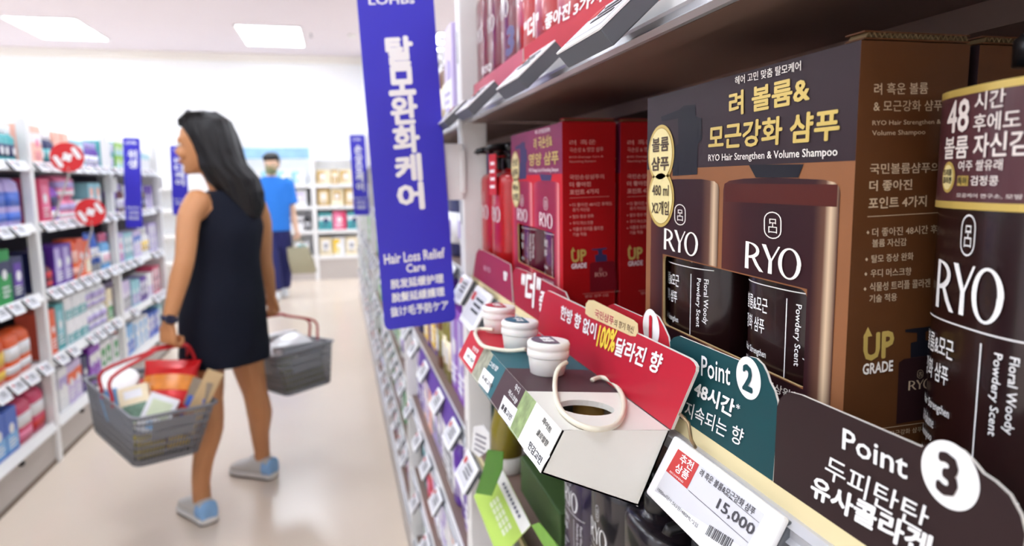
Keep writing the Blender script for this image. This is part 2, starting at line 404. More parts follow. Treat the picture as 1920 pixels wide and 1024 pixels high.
LSPEC = {
 (2.58, 0): "pack white skyblue .15 .17 2,carton aqua white .13 .2 2,carton white skyblue .14 .2 2,carton purple lavender .1 .12 1,bottle teal navy .07 .17 3",
 (2.58, 1): "pack lilac white .15 .2 3,carton blue lavender .13 .17 2 1,pack lavender blue .14 .22 3",
 (2.58, 2): "pack green lime .17 .1 2 2,pack green yellow .18 .105 2 2,carton green navy .12 .24 2,carton navy purple .13 .2 3",
 (2.58, 3): "pack red orange .17 .13 3 1,pack orange yellow .15 .2 2,pack orange white .14 .2 3,carton red coral .12 .21 3",
 (2.58, 4): "pack skyblue white .2 .17 3,carton blue skyblue .12 .2 2,pack rose pink .16 .19 1,pack rose red .15 .2 4",
 (3.78, 0): "carton peach white .11 .19 2,bottle navy teal .06 .17 3,carton peach cream .1 .18 2,carton aqua white .12 .15 2,bottle purple white .06 .15 4,carton white lilac .12 .15 3",
 (3.78, 1): "carton rose pink .13 .22 2,pack violet white .12 .18 1,pack pink white .13 .12 2 2,tub white cream .1 .1 2,carton aqua peach .11 .2 2,carton navy purple .1 .2 1,pack lavender pink .12 .15 3",
 (3.78, 2): "carton navy purple .12 .2 1,pack maroon red .1 .12 1,carton purple lavender .13 .21 2,pack orange peach .1 .22 1,carton coral orange .11 .22 1,carton orange cream .1 .2 1,tube blue white .1 .24 2,bottle skyblue white .07 .22 3",
 (3.78, 3): "carton coral orange .09 .23 2,carton teal aqua .12 .24 1,carton white teal .11 .13 3 2,pack white lavender .12 .13 3 2,carton cream green .11 .2 2",
 (3.78, 4): "carton white lavender .12 .22 2,carton lilac orange .12 .21 2,carton navy purple .1 .2 1,carton violet white .1 .23 2,carton white green .12 .2 3,carton lime white .1 .22 3",
 (4.98, 0): "carton teal white .11 .09 2 2,carton lime aqua .1 .09 2 2,carton peach white .1 .17 3,carton white aqua .1 .16 4",
 (4.98, 1): "bottle purple navy .06 .2 3,bottle maroon white .06 .19 3,bottle white purple .06 .18 5,bottle olive navy .06 .18 4,carton purple lilac .1 .18 4",
 (4.98, 2): "carton lavender white .12 .2 2,carton aqua white .11 .19 2,carton lilac blue .12 .19 2,bottle white yellow .07 .2 3,carton lavender white .11 .22 3",
 (4.98, 3): "carton lilac grey .11 .2 3,carton aqua lavender .1 .18 2,carton purple white .1 .17 2,carton white lilac .1 .18 2,carton rose white .1 .21 2,tube yellow white .06 .2 2",
 (4.98, 4): "carton orange red .1 .2 1,carton skyblue blue .11 .2 2,carton white skyblue .12 .2 3,carton blue white .11 .18 3,carton aqua white .1 .2 3"}
for (py, k), sp in LSPEC.items():
    z = LZ[k]
    stock(sp, LAX-.005, py+.024, py+1.178, z, 1, '%s of %s' % (LS[z], LB[py]), 'packs on the left shelving', ymin=3.05)
RB = ['', 'second right bay', 'third right bay', 'fourth right bay', 'fifth right bay', 'sixth right bay', 'seventh right bay']
RS = ['top shelf', 'second shelf', 'third shelf', 'fourth shelf', 'fifth shelf', 'bottom shelf']
RPOOL = [
 "pump maroon white .075 .19 4,pump white lilac .08 .19 4,carton lilac white .1 .19 3,pump brown cream .08 .19 4",
 "pump black grey .08 .2 4,carton white aqua .1 .2 3,pump navy white .08 .2 4",
 "bottle brown olive .07 .2 2,carton purple yellow .11 .2 2,pump navy teal .075 .21 2,carton violet lavender .1 .19 2,bottle olive cream .07 .2 2",
 "carton lavender white .1 .19 2,carton peach white .09 .2 2,carton lilac purple .1 .19 2,pump purple lavender .08 .19 2,carton white grey .1 .2 2",
 "carton white lavender .1 .18 3,carton red white .1 .19 2,pump teal navy .08 .19 3,carton white peach .1 .19 2",
 "carton white grey .1 .2 2,carton coral red .1 .2 2,pump teal green .08 .2 3,carton green lime .1 .2 3"]
RPOOL2 = [
 "carton white lilac .11 .19 4,pump white aqua .08 .19 3", "pump white grey .08 .2 4,carton aqua white .1 .2 3",
 "carton white grey .1 .2 3,carton green lime .1 .2 2", "carton green lime .1 .2 2,carton white green .1 .19 3,pump white lavender .08 .2 3",
 "carton white lavender .1 .19 3,carton green white .1 .19 3", "carton white grey .1 .2 3,pump red white .09 .2 3"]
for b in range(1, 7):
    for k, z in enumerate(RZ):
        if b >= 3 and k < 2: continue
        sp = (RPOOL if b == 1 else RPOOL2)[k]
        toks = sp.split(','); rot = (b*2) % len(toks); sp = ','.join(toks[rot:]+toks[:rot])
        stock(sp, RAX+.002, RPOST[b]+.022, RPOST[b+1]-.022, z+.0002, -1, '%s of %s' % (RS[k], RB[b]), 'goods on the far right shelving')
# ------------------------------------------------------------------ electronic shelf tags
def tag_local(w_, h, d=.010, face=.35):
    """price tag lying in the xz plane (front -y), top edge at origin centre; returns part builders"""
    a = MB().box((-w_/2, 0, -h), (w_/2, d*face, 0), mat('tag_white_plastic', (240, 241, 243), .4, var=.02), .0015)
    e_ = .002 if face > .3 else .0003
    b = MB().box((-w_/2+e_, d*(face-.01), -h+e_), (w_/2-e_, d, -e_), mat('tag_grey_shell', (88, 92, 98), .5, var=.04), .001)
    s_ = MB().box((-w_/2+.008, -.0006, -h+.007), (w_/2-.008, .0002, -.006), mat('epaper', (206, 206, 212), .6, var=.02))
    s_.box((-w_/2+.010, -.0012, -.018), (-w_/2+.024, -.0004, -.008), mat('tag_red', (190, 50, 48), .5))
    for q in range(3): s_.box((-w_*.1, -.0011, -h*.3-.007*q), (w_*.34, -.0004, -h*.3-.007*q+.0028), BLACKI)
    return a, b, s_
def make_tag(w_, h, d=.010, face=.35):
    t = thing('price_tag', 'x', 'price tag', (0, 0, 0)); a, b, c = tag_local(w_, h, d, face)
    a.build('front_frame', t); b.build('back_shell', t); c.build('screen', t); return t
proto = make_tag(.085, .048); used_proto = [False]
def put_tag(x, y, z, face, tilt, label, group='price tags along the shelves', sc_=1, src=None):
    """face +1: seen from +x side (left shelving) ; -1: seen from -x side (right shelving)"""
    if src: o = src if src['label'] == 'x' else dup(src, (0, 0, 0), label, group=group); o['label'] = label; o['group'] = group
    elif not used_proto[0]: o = proto; used_proto[0] = True; o['label'] = label; o['group'] = group
    else: o = dup(proto, (0, 0, 0), label, group=group)
    # local front is -y: turn it to face the aisle, then lean it back
    o.rotation_euler = (Matrix.Rotation(PI/2 if face > 0 else -PI/2, 3, 'Z') @ Matrix.Rotation(-tilt, 3, 'X')).to_euler()
    o.location = (x, y, z); o.scale = (sc_,)*3
    return o
for py in LPOST[:-1]:
    for k, z in enumerate(LZ[:-1]):
        rr = random.Random(int(py*10)+k); y = py+.09; n = 0
        while y < py+1.14:
            n += 1
            if y > 3.1 and rr.random() < .88:
                put_tag(LAX+.012, y, z+.012, 1, math.radians(38), 'white price tag, %s from near post, lip of %s, %s' % (ORD[n-1], LS[z], LB[py]), sc_=1.25)
            y += .125+.05*rr.random()
for b in range(1, 7):
    for k, z in enumerate(RZ[1:-1]):
        rr = random.Random(b*20+k); y = RPOST[b]+.12; n = 0
        while y < RPOST[b+1]-.06:
            n += 1
            if b < 3 or rr.random() < .75:
                put_tag(RAX-.011, y, z+.004, -1, math.radians(32), 'small white price tag, %s from near post, lip of %s, %s' % (ORD[n-1], RS[k+1], RB[b]), sc_=.95)
            y += (.14+.07*rr.random())*(1.35 if b == 1 else 1.15)
# ------------------------------------------------------------------ hanging category signs
BLUE = mat('sign_blue', (54, 47, 192), .4, var=.03, scale=4)
def sign(pTL, pTR, pBR, pBL, post, label, lines, y):
    """panel square to the aisle at depth y; corner points already in the place"""
    c = (pTL+pTR+pBR+pBL)/4
    t = thing('hanging_sign', label, 'sign', (c.x, c.y, pBL.z), 'blue category signs')
    U = (pTR-pTL); W_ = (pTL-pBL); w_ = U.length
    U.normalize(); W_.normalize(); h = (pTL-pBL).length; r = w_*.09
    pts = []
    for (cx, cz, a0) in ((r, r, PI), (w_-r, r, 1.5*PI), (w_-r, h-r, 0), (r, h-r, PI/2)):
        for k in range(6):
            a = a0+k*PI/10; pts.append(pBL+U*(cx+r*math.cos(a))+W_*(cz+r*math.sin(a)))
    m = MB().prism(pts, (0, .005, 0), BLUE)
    for s_, u0, v0, u1, v1, bold in lines:
        m.text(s_, pBL+U*w_*u0+W_*h*v0+V((0, -.0005, 0)), U*w_*(u1-u0), W_*h*(v1-v0), WHITE, bold)
    fixn(m.build('panel', t))
    m = MB(); e = 1 if post > c.x else -1
    zc = c.z-.012
    m.box((min(post, post-e*.032), y+.006, zc-.045), (max(post, post-e*.032), y+.010, zc+.045), STEEL, .001)
    m.box((post-.004, y+.004, zc-.034), (post+.004, y+.02, zc+.034), STEEL, .001)
    m.build('bracket', t); return t
def vchars(s_, u0, u1, v0, v1, bold=.05, gap=.12):
    n = len(s_); st = (v1-v0)/n; return [(ch, u0, v1-(i+1)*st+st*gap*.5, u1, v1-i*st-st*gap*.5, bold) for i, ch in enumerate(s_)]
Y0 = RPOST[1]-.03
def sgn(y, a, b, c, d): return [ony(*p, y) for p in (a, b, c, d)]
sign(*sgn(Y0, (668, -14), (812, -18), (850, 606), (722, 620)), RAX-.012, 'large blue vertical hair loss care sign on the nearest right shelving post',
     vchars('탈모완화케어', .33, .66, .36, .875, .075, .10)+[('Hair Loss Relief', .07, .205, .90, .235, .045), ('Care', .36, .172, .62, .197, .045), ('脱发延缓护理', .13, .127, .86, .155, .05),
     ('脫髮延緩護理', .13, .085, .86, .113, .05), ('抜け毛予防ケア', .10, .040, .90, .070, .05), ('LOHBs', .15, .965, .74, .99, .03)], Y0)
# small green dot of the brand line at the sign's top
y = RPOST[4]-.03
sign(*sgn(y, (655, 253), (684, 253), (693, 403), (664, 404)), RAX-.012, 'small blue vertical sign far down the right aisle beside the big sign',
     vchars('손상모케어', .28, .74, .30, .88, .05)+[('Damage Care', .1, .2, .9, .23, .02), ('损伤护理', .2, .14, .8, .18, .02), ('損傷護理', .2, .08, .8, .12, .02), ('LOHBs', .2, .93, .7, .96, .03)], y)
y = 4.95
sign(*sgn(y, (230, 258), (262, 259), (271, 425), (236, 427)), LAX+.015, 'blue vertical sign on the left shelving between two bays',
     vchars('위생', .27, .78, .66, .87, .05)+[('Sanitary', .12, .21, .88, .24, .02), ('卫生用品', .2, .15, .8, .19, .02), ('衛生用品', .2, .09, .8, .13, .02), ('LOHBs', .15, .93, .8, .965, .03)], y)
y = 6.17
sign(*sgn(y, (318, 273), (349, 274), (355, 402), (324, 403)), LAX+.015, 'blue vertical sign at the far end of the left shelving behind the woman',
     vchars('바디케어', .27, .78, .42, .84, .05)+[('Body Care', .12, .21, .88, .24, .02), ('身体护理', .2, .15, .8, .19, .02), ('LOHBs', .2, .93, .7, .96, .03)], y)
# 1+1 promotion discs on clear stems
def promo(px, py, x, shelf_z, label):
    p = onx(px, py, x)
    t = thing('promotion_sign', label, 'sign', (LAX+.02, p.y, shelf_z), 'red one plus one discs')
    N = V((.42, -.9, .05)).normalized(); U = Z_.cross(N).normalized()*1.0; U = -U if U.x < 0 else U; W_ = N.cross(U); W_ = -W_ if W_.z < 0 else W_
    R_ = .074
    m = MB().prism([p+U*R_*math.cos(k*PI/16)+W_*R_*math.sin(k*PI/16) for k in range(32)], -N*.003, mat('promo_red', (214, 28, 34), .45, var=.03))
    a = math.radians(28); U2 = U*math.cos(a)+W_*math.sin(a); W2 = W_*math.cos(a)-U*math.sin(a)
    m.text('1+1', p-U2*.050-W2*.026+N*.001, U2*.100, W2*.052, WHITE, .13)
    fixn(m.build('disc', t))
    MB().tube([p-N*.004-W_*.05, p-N*.006-W_*.09, V((LAX+.012, p.y+.02, shelf_z+.005)), V((LAX+.004, p.y+.02, shelf_z-.02))], .005, mat('clear_plastic_strip', (225, 222, 215), .2, trans=.5)).build('stem', t)
promo(126, 295, -1.31, 1.185, 'red 1+1 promotion disc higher on the left, over the second-top shelf')
promo(170, 398, -1.31, .85, 'red 1+1 promotion disc lower right of the other disc, by the blue sign')
# ------------------------------------------------------------------ wall shelving behind the man
BY = 10.2
def back_units():
    xs = [-2.85, -1.75, -1.27, -.335, .40]
    zl = [onx0(z) for z in ()] if False else None
    lips = [ony(630, q, BY).z for q in (345, 385.5, 431, 479)]
    t = thing('wall_shelving', 'white wall shelving across the back of the shop behind the man', 'shelving', (-.8, BY+.2, 0))
    zb = ony(600, 520, BY).z
    for x in xs: MB().box((x-.03, BY-.01, 0), (x+.03, BY+.38, 2.0), STEEL, .004).build('upright_post', t)
    MB().box((xs[0], BY+.36, 0), (xs[-1], BY+.40, 2.02), mat('back_unit_panel', (246, 246, 246), .6)).build('back_panel', t)
    MB().box((xs[0], BY+.01, 0), (xs[-1], BY+.36, .30), PLINTH).build('plinth', t)
    zs = lips+[.33]
    for i in range(len(xs)-1):
        for z in zs[:-1]: MB().box((xs[i]+.03, BY-.005, z-.05), (xs[i+1]-.03, BY+.36, z), STEEL, .003).build('shelf', t)
    # printed header boards
    hz0, hz1 = ony(520, 298, BY).z, ony(520, 277, BY).z
    m = MB().box((xs[2]+.03, BY-.008, hz0), (xs[3]-.03, BY+.01, hz1), mat('header_print', (150, 190, 240), .5, var=.4, scale=5)); m.build('header_board', t)
    m = MB().box((xs[3]+.03, BY-.008, hz0-.02), (xs[4]-.03, BY+.01, hz1), mat('header_print_white', (236, 240, 248), .5, var=.05, scale=5))
    m.build('header_board', t)
    return xs, lips
BX, BLIP = back_units()
def back_goods():
    rows = {0: ["carton white lilac .2 .22", "carton white aqua .2 .2", "carton cream gold .2 .2,carton gold cream .12 .2"],
            1: ["carton white lavender .18 .2", "carton white lilac .2 .22", "carton gold cream .185 .24,carton cream gold .185 .24"],
            2: ["carton aqua white .2 .22", "carton white grey .22 .2,bottle black white .1 .24 3", "carton teal white .2 .24,carton rose pink .2 .26"],
            3: ["carton lilac white .2 .2", "carton white teal .2 .2", "carton cream white .18 .25,carton white yellow .18 .25"]}
    for k, z in enumerate(BLIP):
        for i, (a, b) in enumerate(((BX[1], BX[2]), (BX[2], BX[3]), (BX[3], BX[4]))):
            x = a+.04; n = 0; toks = [t_.split() for t_ in rows[k][i].split(',')]; j = 0
            while True:
                q = toks[j % len(toks)]; j += 1; w_, h = float(q[3]), float(q[4])
                for c in range(int(q[5]) if len(q) > 5 else 1):
                    if x+w_ > b-.03: break
                    n += 1
                    o = bpy.data.objects.new(NAME[q[0]][0], product(q[0], q[1], q[2], w_-.015, .14 if q[0] == 'carton' else .07, h)); COL.objects.link(o)
                    o.location = (x+w_/2, BY+.12, z+.0005); o.rotation_euler = (0, 0, -PI/2)
                    tag(o, '%s and %s %s, %s from left, %s row of back wall shelving %s' % (q[1], q[2], NAME[q[0]][1], ORD[n-1], ['top', 'second', 'third', 'bottom'][k], ['left of man', 'behind man', 'right of man'][i]), NAME[q[0]][1], 'goods on the back wall')
                    x += w_
                else:
                    continue
                break
back_goods()
# ------------------------------------------------------------------ shampoo goods on the near right shelf
def dec(pts, m, mm): m.add(pts, [tuple(range(len(pts)))], mm); return m
def para(o, pR, pT):
    return lambda x, y: o+(pR-o)*x+(pT-o)*y
def stroke(pts, ws):
    """flat stroke polygon strip in 2D"""
    L, R_ = [], []
    for i, (x, y) in enumerate(pts):
        a = pts[max(0, i-1)]; b = pts[min(len(pts)-1, i+1)]; dx, dy = b[0]-a[0], b[1]-a[1]; l = math.hypot(dx, dy); nx, ny = -dy/l, dx/l
        L.append((x+nx*ws[i]/2, y+ny*ws[i]/2)); R_.append((x-nx*ws[i]/2, y-ny*ws[i]/2))
    return [(L[i], L[i+1], R_[i+1], R_[i]) for i in range(len(pts)-1)]
def ryo_polys():
    P = [[(0, 0), (.17, 0), (.15, .5), (.15, 1), (0, 1)], [(.27, .47), (.40, .49), (.60, .2), (.80, -.01), (.63, -.01), (.44, .2)]]
    bow = [(.12+.42*math.sin(t)*1.0, .71+.26*math.cos(t)) for t in [i*PI/12 for i in range(0, 13)]]
    P += stroke([(.08, .975)]+bow+[(.2, .46)], [.05, .05]+[.05+.09*math.sin(i*PI/12) for i in range(13)]+[.06])
    P += [[(.70, 1), (.87, 1), (1.14, .46), (1.02, .42)], [(1.36, 1), (1.43, 1), (1.13, .44), (1.06, .44)], [(1.005, .47), (1.14, .47), (1.15, 0), (.99, 0)]]
    c = (1.80, .485); n = 28
    for i in range(n):
        a, b = 2*PI*i/n, 2*PI*(i+1)/n
        f = lambda t, rx, ry: (c[0]+rx*math.cos(t), c[1]+ry*math.sin(t))
        P.append([f(a, .42, .53), f(b, .42, .53), f(b, .275, .475), f(a, .275, .475)])
    return P
RYO = ryo_polys()
def ryo(m, fn, mm):
    nr = fnormal(fn)
    for i, p in enumerate(RYO): m.add([fn(x/2.22, y)+nr*6e-6*i for x, y in p], [tuple(range(len(p)))], mm)
def ring_logo(m, fn, mm):
    """upright rounded ring with the two-mouth character; fn over a 1 x 1.6 box"""
    out, inn = [], []
    for (cx, cy, a0) in ((.5, .5, PI), (.5, 1.1, 0)):
        for k in range(9):
            a = a0+k*PI/8; out.append((cx+.5*math.cos(a), cy+.5*math.sin(a))); inn.append((cx+.44*math.cos(a), cy+.44*math.sin(a)))
    n = len(out)
    for i in range(n):
        j = (i+1) % n; m.add([fn(out[i][0], out[i][1]/1.6), fn(out[j][0], out[j][1]/1.6), fn(inn[j][0], inn[j][1]/1.6), fn(inn[i][0], inn[i][1]/1.6)], [(0, 1, 2, 3)], mm)
    nr = fnormal(fn); cnt = [0]
    def bar(x0, y0, x1, y1): cnt[0] += 1; k_ = nr*6e-6*cnt[0]; m.add([fn(x0, y0/1.6)+k_, fn(x1, y0/1.6)+k_, fn(x1, y1/1.6)+k_, fn(x0, y1/1.6)+k_], [(0, 1, 2, 3)], mm)
    for (x0, y0, x1, y1) in ((.32, .92, .70, 1.18), (.27, .38, .76, .72)):
        s_ = .05; bar(x0, y0, x1, y0+s_); bar(x0, y1-s_, x1, y1); bar(x0, y0-.04, x0+s_, y1); bar(x1-s_, y0-.04, x1, y1)
    bar(.49, .72, .54, .92)
# ---- bottle
BT_A, BT_B, BT_H = .041, .0255, .165
def body_ring(z, ka=1, kb=1, n=48): return [V((p.y, p.x, p.z)) for p in sell(BT_A*ka, BT_B*kb, z, n, 2.7)]
_arc = None
def arc(u, off=.0004, ka=1.0):
    """point on the bottle's wall at signed perimeter distance u from the front middle (front is -x, u grows to the viewer's right, -y)"""
    global _arc
    if _arc is None:
        P = []; N_ = 720
        for k in range(-N_//2, N_//2+1):
            t = PI*k/(N_)  # -90..90 deg round the front
            c, s_ = math.cos(t), math.sin(t)
            P.append(V((-(abs(c)**(2/2.7))*BT_B, -math.copysign(abs(s_)**(2/2.7), s_)*BT_A, 0)))
        L = [0]
        for i in range(1, len(P)): L.append(L[-1]+(P[i]-P[i-1]).length)
        mid = L[len(L)//2]; _arc = ([l-mid for l in L], P)
    L, P = _arc
    import bisect
    i = min(max(bisect.bisect(L, u), 1), len(L)-1); f = (u-L[i-1])/max(1e-9, L[i]-L[i-1]); p = P[i-1].lerp(P[i], max(0, min(1, f)))
    t = (P[i]-P[i-1]).normalized(); nrm = V((t.y, -t.x, 0)); nrm = -nrm if nrm.dot(p) < 0 else nrm
    return p*ka+nrm*off
def bottle(label, loc, bodym, inkm, rot=0, group=None, sleeve=None, lines=None, pumpm=None, name='shampoo_bottle', detail=True, scent=None, hang=None, pump=True, turned=False):
    t = thing(name, label, 'bottle', (0, 0, 0), group)
    m = MB(); H = BT_H
    m.loft([body_ring(z, a, b) for z, a, b in ((0, .93, .9), (.002, .97, .96), (.006, 1, 1), (H*.5, 1, 1), (H-.012, 1, 1), (H-.005, .97, .96), (H-.001, .86, .84), (H+.001, .62, .66), (H+.003, .33, .5), (H+.008, .30, .47))], bodym)
    def fn(u0, z0, w_, h): return lambda x, y: arc(u0+w_*x)+V((0, 0, z0+h*y))
    ring_logo(m, fn(-.0045, .1215, .009, .017), inkm)
    ryo(m, fn(-.0215, .0970, .043, .021), inkm)
    if detail:
        L1, L2 = lines or ('볼륨&모근', '강화 샴푸')
        for z in (.0920, .030):
            for k in range(20): m.add([fn(-.033+.066*k/20, z, .0033, .0006)(a, b) for a, b in ((0, 0), (1, 0), (1, 1), (0, 1))], [(0, 1, 2, 3)], inkm)
        m.text(L1, None, None, None, inkm, .012, fn(-.031, .0765, .027, .0085)); m.text(L2, None, None, None, inkm, .012, fn(-.031, .0645, .0245, .0085))
        for k, s_ in enumerate(('Hair Strengthen', '& Volume', 'Shampoo')): m.text(s_, None, None, None, inkm, .008, fn(-.031, .050-.0075*k, (.027, .0155, .0145)[k], .0052))
        m.add([fn(.012, .034, .0007, .054)(a, b) for a, b in ((0, 0), (1, 0), (1, 1), (0, 1))], [(0, 1, 2, 3)], inkm)
        s1, s2 = scent or ('Floral Woody', 'Powdery Scent')
        for k, s_ in enumerate((s1, s2)):
            u0 = .0245-.0065*k; w_ = (.030, .033)[k]
            m.text(s_, None, None, None, inkm, .008, lambda x, y, u0=u0, w_=w_: arc(u0+.0048*y)+V((0, 0, .086-w_*x)))
    fixn(m.build('body', t))
    if pump:
        pm = pumpm or mat('black_pump_plastic', (16, 16, 19), .3, var=.05, spec=.5)
        m = MB(); r = .0135
        m.lathe([(r*.95, H+.006), (r, H+.008), (r, H+.020), (r*.9, H+.022), (r*.42, H+.023), (r*.38, H+.031), (r*.85, H+.032), (r*.85, H+.042), (r*.6, H+.045)], (0, 0, 0), pm, 24)
        m.tube([(0, 0, H+.038), (-.02, 0, H+.038), (-.034, 0, H+.036), (-.036, 0, H+.032)] if not turned else [(0, 0, H+.038), (0, -.02, H+.038), (0, -.034, H+.036), (0, -.036, H+.032)], [.0065, .0058, .0045, .0042], pm, 10)
        fixn(m.build('pump', t))
    if sleeve: sleeve(t)
    if hang:
        m = MB().box((-BT_B-.003, -.018, H-.030), (-BT_B-.0015, .018, H+.028), cm('red'), 0)
        for k in range(4): m.box((-BT_B-.0036, -.012, H-.02+.011*k), (-BT_B-.0029, .012-.003*(k % 2), H-.016+.011*k), WHITE)
        m.box((-BT_B-.0025, -.003, H+.024), (-.010, .003, H+.0255), cm('red'))
        m.build('hang_tag', t)
    t.location = loc; t.rotation_euler = (0, 0, rot); return t
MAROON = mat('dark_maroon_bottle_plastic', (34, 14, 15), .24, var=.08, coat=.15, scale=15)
REDB = mat('red_bottle_plastic', (176, 20, 24), .28, var=.06, coat=.3, scale=15)
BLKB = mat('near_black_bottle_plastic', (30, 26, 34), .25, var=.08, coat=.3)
INK = WHITE
SZ = 1.2055
# ---- cartons
def carton(yL, x0, pal, T, name, label, group):
    d = V((x0-.225, yL-.484, 0)); o = V((x0, yL, SZ))
    t = thing('shampoo_carton', label, 'carton', o, group)
    P = lambda x, y: onx(x, y, .225)+d
    e = lambda k: V((-.00012*k, 0, 0))
    W_, H_, D_ = .2168, .2135, .0585
    pre = 'carton_'+pal
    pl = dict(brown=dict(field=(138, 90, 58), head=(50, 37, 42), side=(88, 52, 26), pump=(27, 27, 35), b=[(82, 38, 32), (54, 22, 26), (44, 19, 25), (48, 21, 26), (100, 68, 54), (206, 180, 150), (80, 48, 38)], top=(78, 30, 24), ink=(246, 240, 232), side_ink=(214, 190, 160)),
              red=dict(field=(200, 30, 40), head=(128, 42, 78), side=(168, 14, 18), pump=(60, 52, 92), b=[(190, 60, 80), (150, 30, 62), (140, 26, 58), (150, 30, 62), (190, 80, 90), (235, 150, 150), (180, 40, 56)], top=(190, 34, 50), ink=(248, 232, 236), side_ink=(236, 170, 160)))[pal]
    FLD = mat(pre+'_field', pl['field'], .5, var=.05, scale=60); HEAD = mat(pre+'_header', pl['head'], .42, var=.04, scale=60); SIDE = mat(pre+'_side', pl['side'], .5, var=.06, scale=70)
    PUMP = mat(pre+'_printed_pump', pl['pump'], .45, var=.05); KRAFT = mat('kraft_board_edge', (176, 150, 104), .8, var=.1, scale=200)
    INKW = mat(pre+'_ink', pl['ink'], .45, var=.01); INKS = mat(pre+'_side_ink', pl['side_ink'], .4, metal=.2, var=.02)
    U, W2 = V((0, -1, 0)), Z_
    L = lambda u, z, k=0: o+U*u+W2*z+e(k)
    def uz(p): q = p-o; return (-q.y, q.z)
    # shell with a window
    m = MB()
    win = [uz(P(*p)) for p in ((1243, 607), (1512, 731), (1514, 545), (1243, 478))]  # BL BR TR TL
    hole, outer = [], []
    rects = [(0, 0), (W_, 0), (W_, H_), (0, H_)]
    for i, c in enumerate(win):
        a, b = V((*win[i-1], 0)), V((*win[(i+1) % 4], 0)); c = V((*c, 0)); r = .006
        p0 = c+(a-c).normalized()*r; p1 = c+(b-c).normalized()*r
        q0, qc, q1 = V((*rects[i-1], 0)), V((*rects[i], 0)), V((*rects[(i+1) % 4], 0))
        for k in range(7):
            s_ = k/6; hole.append((p0*(1-s_)**2+c*2*s_*(1-s_)+p1*s_*s_))
            outer.append(qc+(q0-qc)*(.15*(3-k)/3) if k <= 3 else qc+(q1-qc)*(.15*(k-3)/3))
    n = len(hole); F = [L(p.x, p.y) for p in outer]+[L(p.x, p.y) for p in hole]
    m.add(F, [(i, (i+1) % n, n+(i+1) % n, n+i) for i in range(n)], FLD)
    th = V((.0018, 0, 0)); m.add(F[n:]+[p+th for p in F[n:]], [(i, (i+1) % n, n+(i+1) % n, n+i) for i in range(n)], KRAFT)
    m.add([p+th for p in F], [(i, n+i, n+(i+1) % n, (i+1) % n) for i in range(n)], KRAFT)
    B4 = [L(0, 0), L(W_, 0), L(W_, H_), L(0, H_)]; K4 = [p+V((D_, 0, 0)) for p in B4]
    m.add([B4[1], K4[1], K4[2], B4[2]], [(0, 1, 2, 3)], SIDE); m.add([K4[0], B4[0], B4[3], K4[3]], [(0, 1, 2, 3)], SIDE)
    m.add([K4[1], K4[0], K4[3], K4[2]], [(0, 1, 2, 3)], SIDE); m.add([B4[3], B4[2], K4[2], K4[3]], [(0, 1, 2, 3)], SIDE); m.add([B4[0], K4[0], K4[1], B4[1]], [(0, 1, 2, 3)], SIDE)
    shell = m
    # corrugated lid flap along the top of the end panel
    FLUTE = mat('dark_kraft_flute', (118, 96, 64), .8, var=.1, scale=200)
    m = MB(); y_ = yL-W_-.0004; z_ = SZ+H_
    for dz in (.0005, .0034): m.box((x0+.001, y_, z_+dz), (x0+D_-.001, y_+.012, z_+dz+.0006), SIDE)
    zz = [(x0+.002+(D_-.004)*k/40, z_+.0011+(.0023 if k % 2 else 0)) for k in range(41)]
    for i in range(40):
        (xa, za), (xb, zb) = zz[i], zz[i+1]; m.add([(xa, y_, za), (xb, y_, zb), (xb, y_, zb+.0005), (xa, y_, za+.0005), (xa, y_+.011, za), (xb, y_+.011, zb), (xb, y_+.011, zb+.0005), (xa, y_+.011, za+.0005)], [(0, 1, 2, 3), (3, 2, 6, 7), (0, 4, 5, 1)], FLUTE)
    m.build('corrugated_flap', t)
    # front print
    m = shell; q = lambda pts, k: [P(*p)+e(k) for p in pts]
    hz = uz(P(1450, 308))[1]
    dec([L(0, hz, 1), L(W_, hz, 1), L(W_, H_, 1), L(0, H_, 1)], m, HEAD)
    ly = lambda px: P(px, 430).y-yL
    rb = ramp_mat(pre+'_printed_bottle_right', 1, sorted([(ly(a), c) for a, c in zip((1357, 1392, 1450, 1525, 1546, 1557, 1572), pl['b'])]), .42)
    rl = ramp_mat(pre+'_printed_bottle_left', 1, sorted([(ly(a), c) for a, c in zip((1222, 1240, 1270, 1315, 1330, 1338, 1348), pl['b'])]), .42)
    zb2 = .001
    wl, wr = win[3], win[2]
    zt = lambda u: wl[1]+(wr[1]-wl[1])*(u-wl[0])/(wr[0]-wl[0]); zbm = lambda u: win[0][1]+(win[1][1]-win[0][1])*(u-win[0][0])/(win[1][0]-win[0][0])
    def bottle_print(top, uL, uR, mm):
        ins = lambda u: min(max(u, wl[0]), wr[0])
        a, b = ins(uL), ins(uR)
        if uL < wl[0]: dec([L(uL, zb2, 2), L(wl[0], zb2, 2), L(wl[0], top[0][1] if False else zt(wl[0])+.02, 2), L(uL, zt(wl[0])+.02, 2)], m, mm)
        if uR > wr[0]: dec([L(wr[0], zb2, 2), L(uR, zb2, 2), L(uR, zt(wr[0])+.02, 2), L(wr[0], zt(wr[0])+.02, 2)], m, mm)
        dec([L(a, zb2, 2), L(b, zb2, 2), L(b, zbm(b)-.0005, 2), L(a, zbm(a)-.0005, 2)], m, mm)
        pts = [L(uL, zt(a)+.0005 if uL >= wl[0] else zt(wl[0])+.02, 2)] if uL < wl[0] else []
        if uL < wl[0]: pts.append(L(wl[0], zt(wl[0])+.02, 2))
        pts += [L(a, zt(a)+.0008, 2), L(b, zt(b)+.0008, 2)]
        if uR > wr[0]: pts += [L(wr[0], zt(wr[0])+.02, 2), L(uR, zt(wr[0])+.02, 2)]
        pts += [L(u, z, 2) for u, z in top]
        dec(pts, m, mm)
